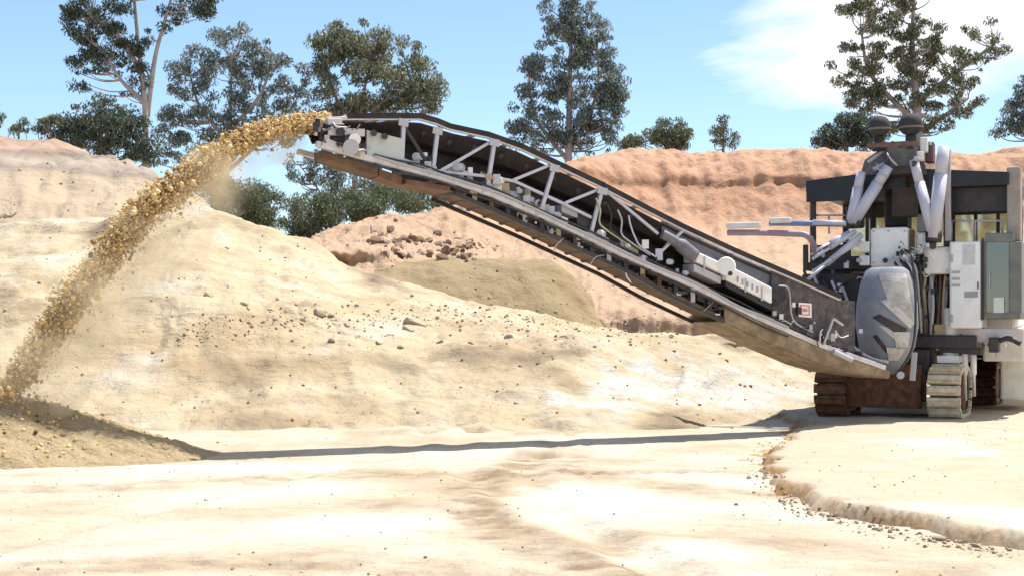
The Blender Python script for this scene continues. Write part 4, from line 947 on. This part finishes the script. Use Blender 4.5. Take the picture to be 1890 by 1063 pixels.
m = MB(); m.tube([CP(1348, 505, -.24), CP(1348, 505, -.2)], .04, 10); m.build('cowl_port', DARK, mc)
for k in range(5):
    x = 1362+k*9; m = MB(); m.bar(CP(x, 510+k*4.6, -.19), CP(x, 521+k*4.6, -.19), .022, .02); m.build('cowl_slot', LABELG, mc)
for x in (1300, 1376, 1406):
    m = MB(); m.bar(CP(x, lerp_y([(1278, 474), (1330, 503), (1414, 546)], x)-13, -.185 if x > 1330 else -.125), CP(x, lerp_y([(1278, 474), (1330, 503), (1414, 546)], x)+13, -.185 if x > 1330 else -.125), .03, .012); m.build('cowl_strap', GREY, mc)
m = MB(); cbar(m, (1330, 524), (1414, 567), 12, -.15, .28); m.build('cowl_base', DARKB, mc, .01)
m = MB(); cbar(m, (1276, 494), (1326, 518), 14, -.08, .28); m.build('cowl_tray', GREY, mc, .01)
m = MB(); m.tube(curve_pts([CP(1222, 432, -.02), CP(1250, 448, -.08), CP(1282, 474, -.1)], 5), [.08]*6+[.12]*5, 14); m.build('intake_duct', paint('dark_duct', (.10, .10, .13), (.25, .22, .22), .5, .6), conv)
m = MB(); m.tube([CP(1433, 545, -.12), CP(1433, 545, .25)], .17, 18); m.tube([CP(1433, 545, -.16), CP(1433, 545, -.1)], .07, 12); m.build('tail_pulley', DARK, conv)
m = MB(); m.tube(curve_pts([CP(1420, 536, -.05), CP(1440, 528, -.08), CP(1456, 536, -.04), CP(1464, 590, -.03), CP(1500, 612, -.02)], 5), .016, 8); m.build('hose', GREY, conv)
# hydraulic hoses
for k in range(4):
    x = 1100+k*20; dy = lerp_y(chord, x)-lerp_y(chord, 1100)
    m = MB(); m.tube(curve_pts([CP(x, 366+dy*.8+k*3, -.03), CP(x+6+R.uniform(-4, 4), 388+dy, -.05), CP(x+10+R.uniform(-4, 4), 412+dy, -.05), CP(x+24, 428+dy, -.02), CP(x+60, 452+dy, .02)], 6), .015, 7); m.build('hose', [YELLOW, DARK, GREY, LILAC, DARK, LILAC][k], conv)
for (a, b, h, mt, nm) in (((1090, 430), (1128, 446), 12, YELLOW, 'hose_clamp'), ((1152, 452), (1182, 466), 12, YELLOW, 'hose_clamp'), ((1068, 398), (1092, 410), 30, DARK, 'valve_box'), ((1012, 398), (1052, 414), 22, WHITE, 'valve_box'), ((905, 342), (938, 352), 20, WHITE, 'valve_box'), ((830, 312), (876, 326), 14, LILAC, 'cross_tray'), ((1190, 494), (1270, 530), 14, DARK, 'valve_box'), ((1290, 545), (1330, 562), 16, DARK, 'valve_box'), ((940, 350), (990, 372), 14, GREY, 'cross_tray'), ((1040, 384), (1075, 398), 14, GREY, 'cross_tray'), ((860, 330), (925, 358), 12, DARK, 'valve_box'), ((960, 366), (1000, 384), 12, TAN, 'valve_box')):
    m = MB(); cbar(m, a, b, h, .06, .35); m.build(nm, mt, conv, .01)
# support leg bits near the foot
m = MB(); m.bar(CP(1520, 634, -.06), CP(1538, 588, -.06), .04, .04); m.bar(CP(1538, 588, -.06), CP(1556, 600, -.06), .04, .04); m.tube([CP(1538, 648, -.1), CP(1572, 664, -.1)], .05, 10); m.build('tension_bracket', GREY, conv, .005)
# discharge head
m = MB(); m.tube([CP(612, 254, -.02), CP(612, 254, W+.0)], .20, 24); m.build('head_drum', RUBBER, conv)
hp_ = paint('pale_green_grey_plate', (.44, .47, .46), (.55, .5, .42), .5, .6)
for w_ in (-.03, W-.02):
    m = MB(); cbar(m, (676, 268), (742, 284), 54, w_, w_+.05); m.build('head_side_plate', hp_, conv, .005)
m = MB(); cbar(m, (600, 262), (672, 288), 12, -.06, .03); cbar(m, (604, 244), (672, 246), 14, -.05, .03); cbar(m, (604, 226), (630, 226), 12, -.05, W+.05); m.build('head_frame', paint('sandy_lilac_steel', (.52, .49, .50), (.55, .45, .32), .6, .6), conv, .01)
for x, y, r in ((648, 272, .12), (628, 244, .07), (644, 256, .06), (690, 246, .05), (710, 252, .05)):
    m = MB(); m.tube([CP(x, y, -.13), CP(x, y, .02)], r, 16); m.build('bearing_cap' if r < .1 else 'drive_motor', GREY if r > .1 else DARK, conv)
m = MB(); m.tube([CP(655, 258, -.16), CP(655, 258, .05)], .09, 14); m.build('gearbox', WHITE, conv)
m = MB(); cbar(m, (598, 284), (700, 318), 15, .05, .5); m.build('scraper_plate', BROWN, conv, .01)
m = MB(); cbar(m, (702, 319), (745, 334), 16, .05, .5); cbar(m, (750, 335), (832, 349), 10, .02, .45); m.build('belt_cleaner', paint('red_brown_cleaner', (.11, .045, .028), (.25, .14, .08), .6, .7), conv, .01)
for x0, x1 in ((640, 682), (728, 770)):
    m = MB(); cbar(m, (x0, 214), (x1, 214), 7, .05, W-.05); m.build('head_cover', WHITE2, conv, .01)

# ------------------------------------------------------------------ dust hanging under the stream
mpts = []; m = MB()
dp = curve_pts([CP(560, 250, .65), CP(470, 285, .65), CP(390, 345, .65), CP(310, 420, .65), CP(230, 505, .65), CP(150, 600, .65), (CP(70, 690, .65)), CP(-10, 770, .65)], 5)
n = len(dp); m.tube(dp, [.16+.50*min(1, i/(n*.35))+.12*math.sin(i*.9) for i in range(n)], 20)
dust = m.build('dust_cloud', None)
dm = bpy.data.materials.new('tan_dust'); t, N, L = nt(dm); out = N.new('ShaderNodeOutputMaterial')
vol = N.new('ShaderNodeVolumePrincipled'); vol.inputs['Color'].default_value = (.97, .86, .64, 1)
tc = N.new('ShaderNodeTexCoord'); nn_ = N.new('ShaderNodeTexNoise'); nn_.inputs['Scale'].default_value = 1.6; nn_.inputs['Detail'].default_value = 4
L.new(tc.outputs['Object'], nn_.inputs['Vector']); rp = ramp(N, [(.38, (0, 0, 0)), (.7, (1, 1, 1))]); L.new(nn_.outputs['Fac'], rp.inputs['Fac'])
ml = N.new('ShaderNodeMath'); ml.operation = 'MULTIPLY'; ml.inputs[1].default_value = 1.5; L.new(rp.outputs['Color'], ml.inputs[0]); L.new(ml.outputs[0], vol.inputs['Density'])
L.new(vol.outputs[0], out.inputs['Volume']); dust.data.materials.append(dm)
tag(dust, 'thin tan dust hanging under the flying gravel', 'dust', kind='stuff')

# ------------------------------------------------------------------ light, sky, camera
EL, AZ = math.radians(68), math.radians(-38)
ts = Vector((math.cos(EL)*math.cos(AZ), -math.cos(EL)*math.sin(AZ), math.sin(EL)))
sl = bpy.data.lights.new('sun', 'SUN'); sl.energy = 4.0; sl.angle = math.radians(.55); sl.color = (1, .97, .93)
so = bpy.data.objects.new('sun', sl); col.objects.link(so); so.rotation_euler = (-ts).to_track_quat('-Z', 'Y').to_euler(); so.location = (20, -20, 50)
w = bpy.data.worlds.new('World'); scn.world = w; w.use_nodes = True; t = w.node_tree; N = t.nodes; L = t.links; N.clear()
out = N.new('ShaderNodeOutputWorld'); bg = N.new('ShaderNodeBackground'); bg.inputs['Strength'].default_value = .095
sky = N.new('ShaderNodeTexSky'); sky.sky_type = 'NISHITA'; sky.sun_disc = False; sky.sun_elevation = EL; sky.sun_rotation = math.atan2(ts.x, ts.y)
sky.air_density = 1.0; sky.dust_density = .15; sky.ozone_density = 4.0
tc = N.new('ShaderNodeTexCoord'); mp = N.new('ShaderNodeMapping'); mp.inputs['Scale'].default_value = (1.6, 1.6, 4.2); mp.inputs['Location'].default_value = (.9, .35, .2)
L.new(tc.outputs['Generated'], mp.inputs['Vector'])
cn = N.new('ShaderNodeTexNoise'); cn.inputs['Scale'].default_value = 2.6; cn.inputs['Detail'].default_value = 9; cn.inputs['Roughness'].default_value = .58; cn.inputs['Distortion'].default_value = .35
L.new(mp.outputs[0], cn.inputs['Vector'])
sx = N.new('ShaderNodeSeparateXYZ'); L.new(tc.outputs['Generated'], sx.inputs[0])
mr = N.new('ShaderNodeMapRange'); mr.inputs['From Min'].default_value = .03; mr.inputs['From Max'].default_value = .22; mr.inputs['To Min'].default_value = -.26; mr.inputs['To Max'].default_value = .13
L.new(sx.outputs['X'], mr.inputs['Value'])
ad = N.new('ShaderNodeMath'); ad.operation = 'ADD'; L.new(cn.outputs['Fac'], ad.inputs[0]); L.new(mr.outputs[0], ad.inputs[1])
mz = N.new('ShaderNodeMapRange'); mz.inputs['From Min'].default_value = .13; mz.inputs['From Max'].default_value = .20; mz.inputs['To Min'].default_value = -.16; mz.inputs['To Max'].default_value = .05; L.new(sx.outputs['Z'], mz.inputs['Value'])
ad2 = N.new('ShaderNodeMath'); ad2.operation = 'ADD'; L.new(ad.outputs[0], ad2.inputs[0]); L.new(mz.outputs[0], ad2.inputs[1]); ad = ad2
cr_ = ramp(N, [(.50, (0, 0, 0)), (.66, (1, 1, 1))]); L.new(ad.outputs[0], cr_.inputs['Fac'])
mx = N.new('ShaderNodeMix'); mx.data_type = 'RGBA'; L.new(cr_.outputs['Color'], mx.inputs['Factor']); L.new(sky.outputs[0], mx.inputs['A']); mx.inputs['B'].default_value = (6.4, 6.6, 6.9, 1)
L.new(mx.outputs['Result'], bg.inputs['Color']); L.new(bg.outputs[0], out.inputs[0])

cam = bpy.data.cameras.new('camera'); co = bpy.data.objects.new('camera', cam); col.objects.link(co)
co.location = CAM; co.rotation_euler = (math.radians(90), 0, 0); cam.sensor_width = 36; cam.lens = 36*F/1890; cam.shift_y = (HY-531.5)/1890; cam.clip_end = 3000
scn.camera = co
scn.view_settings.view_transform = 'Standard'; scn.view_settings.look = 'None'; scn.view_settings.gamma = 1; scn.view_settings.exposure = 1.0
scn.cycles.max_bounces = 6; scn.cycles.volume_bounces = 3; scn.cycles.volume_step_rate = 2; scn.cycles.transparent_max_bounces = 8
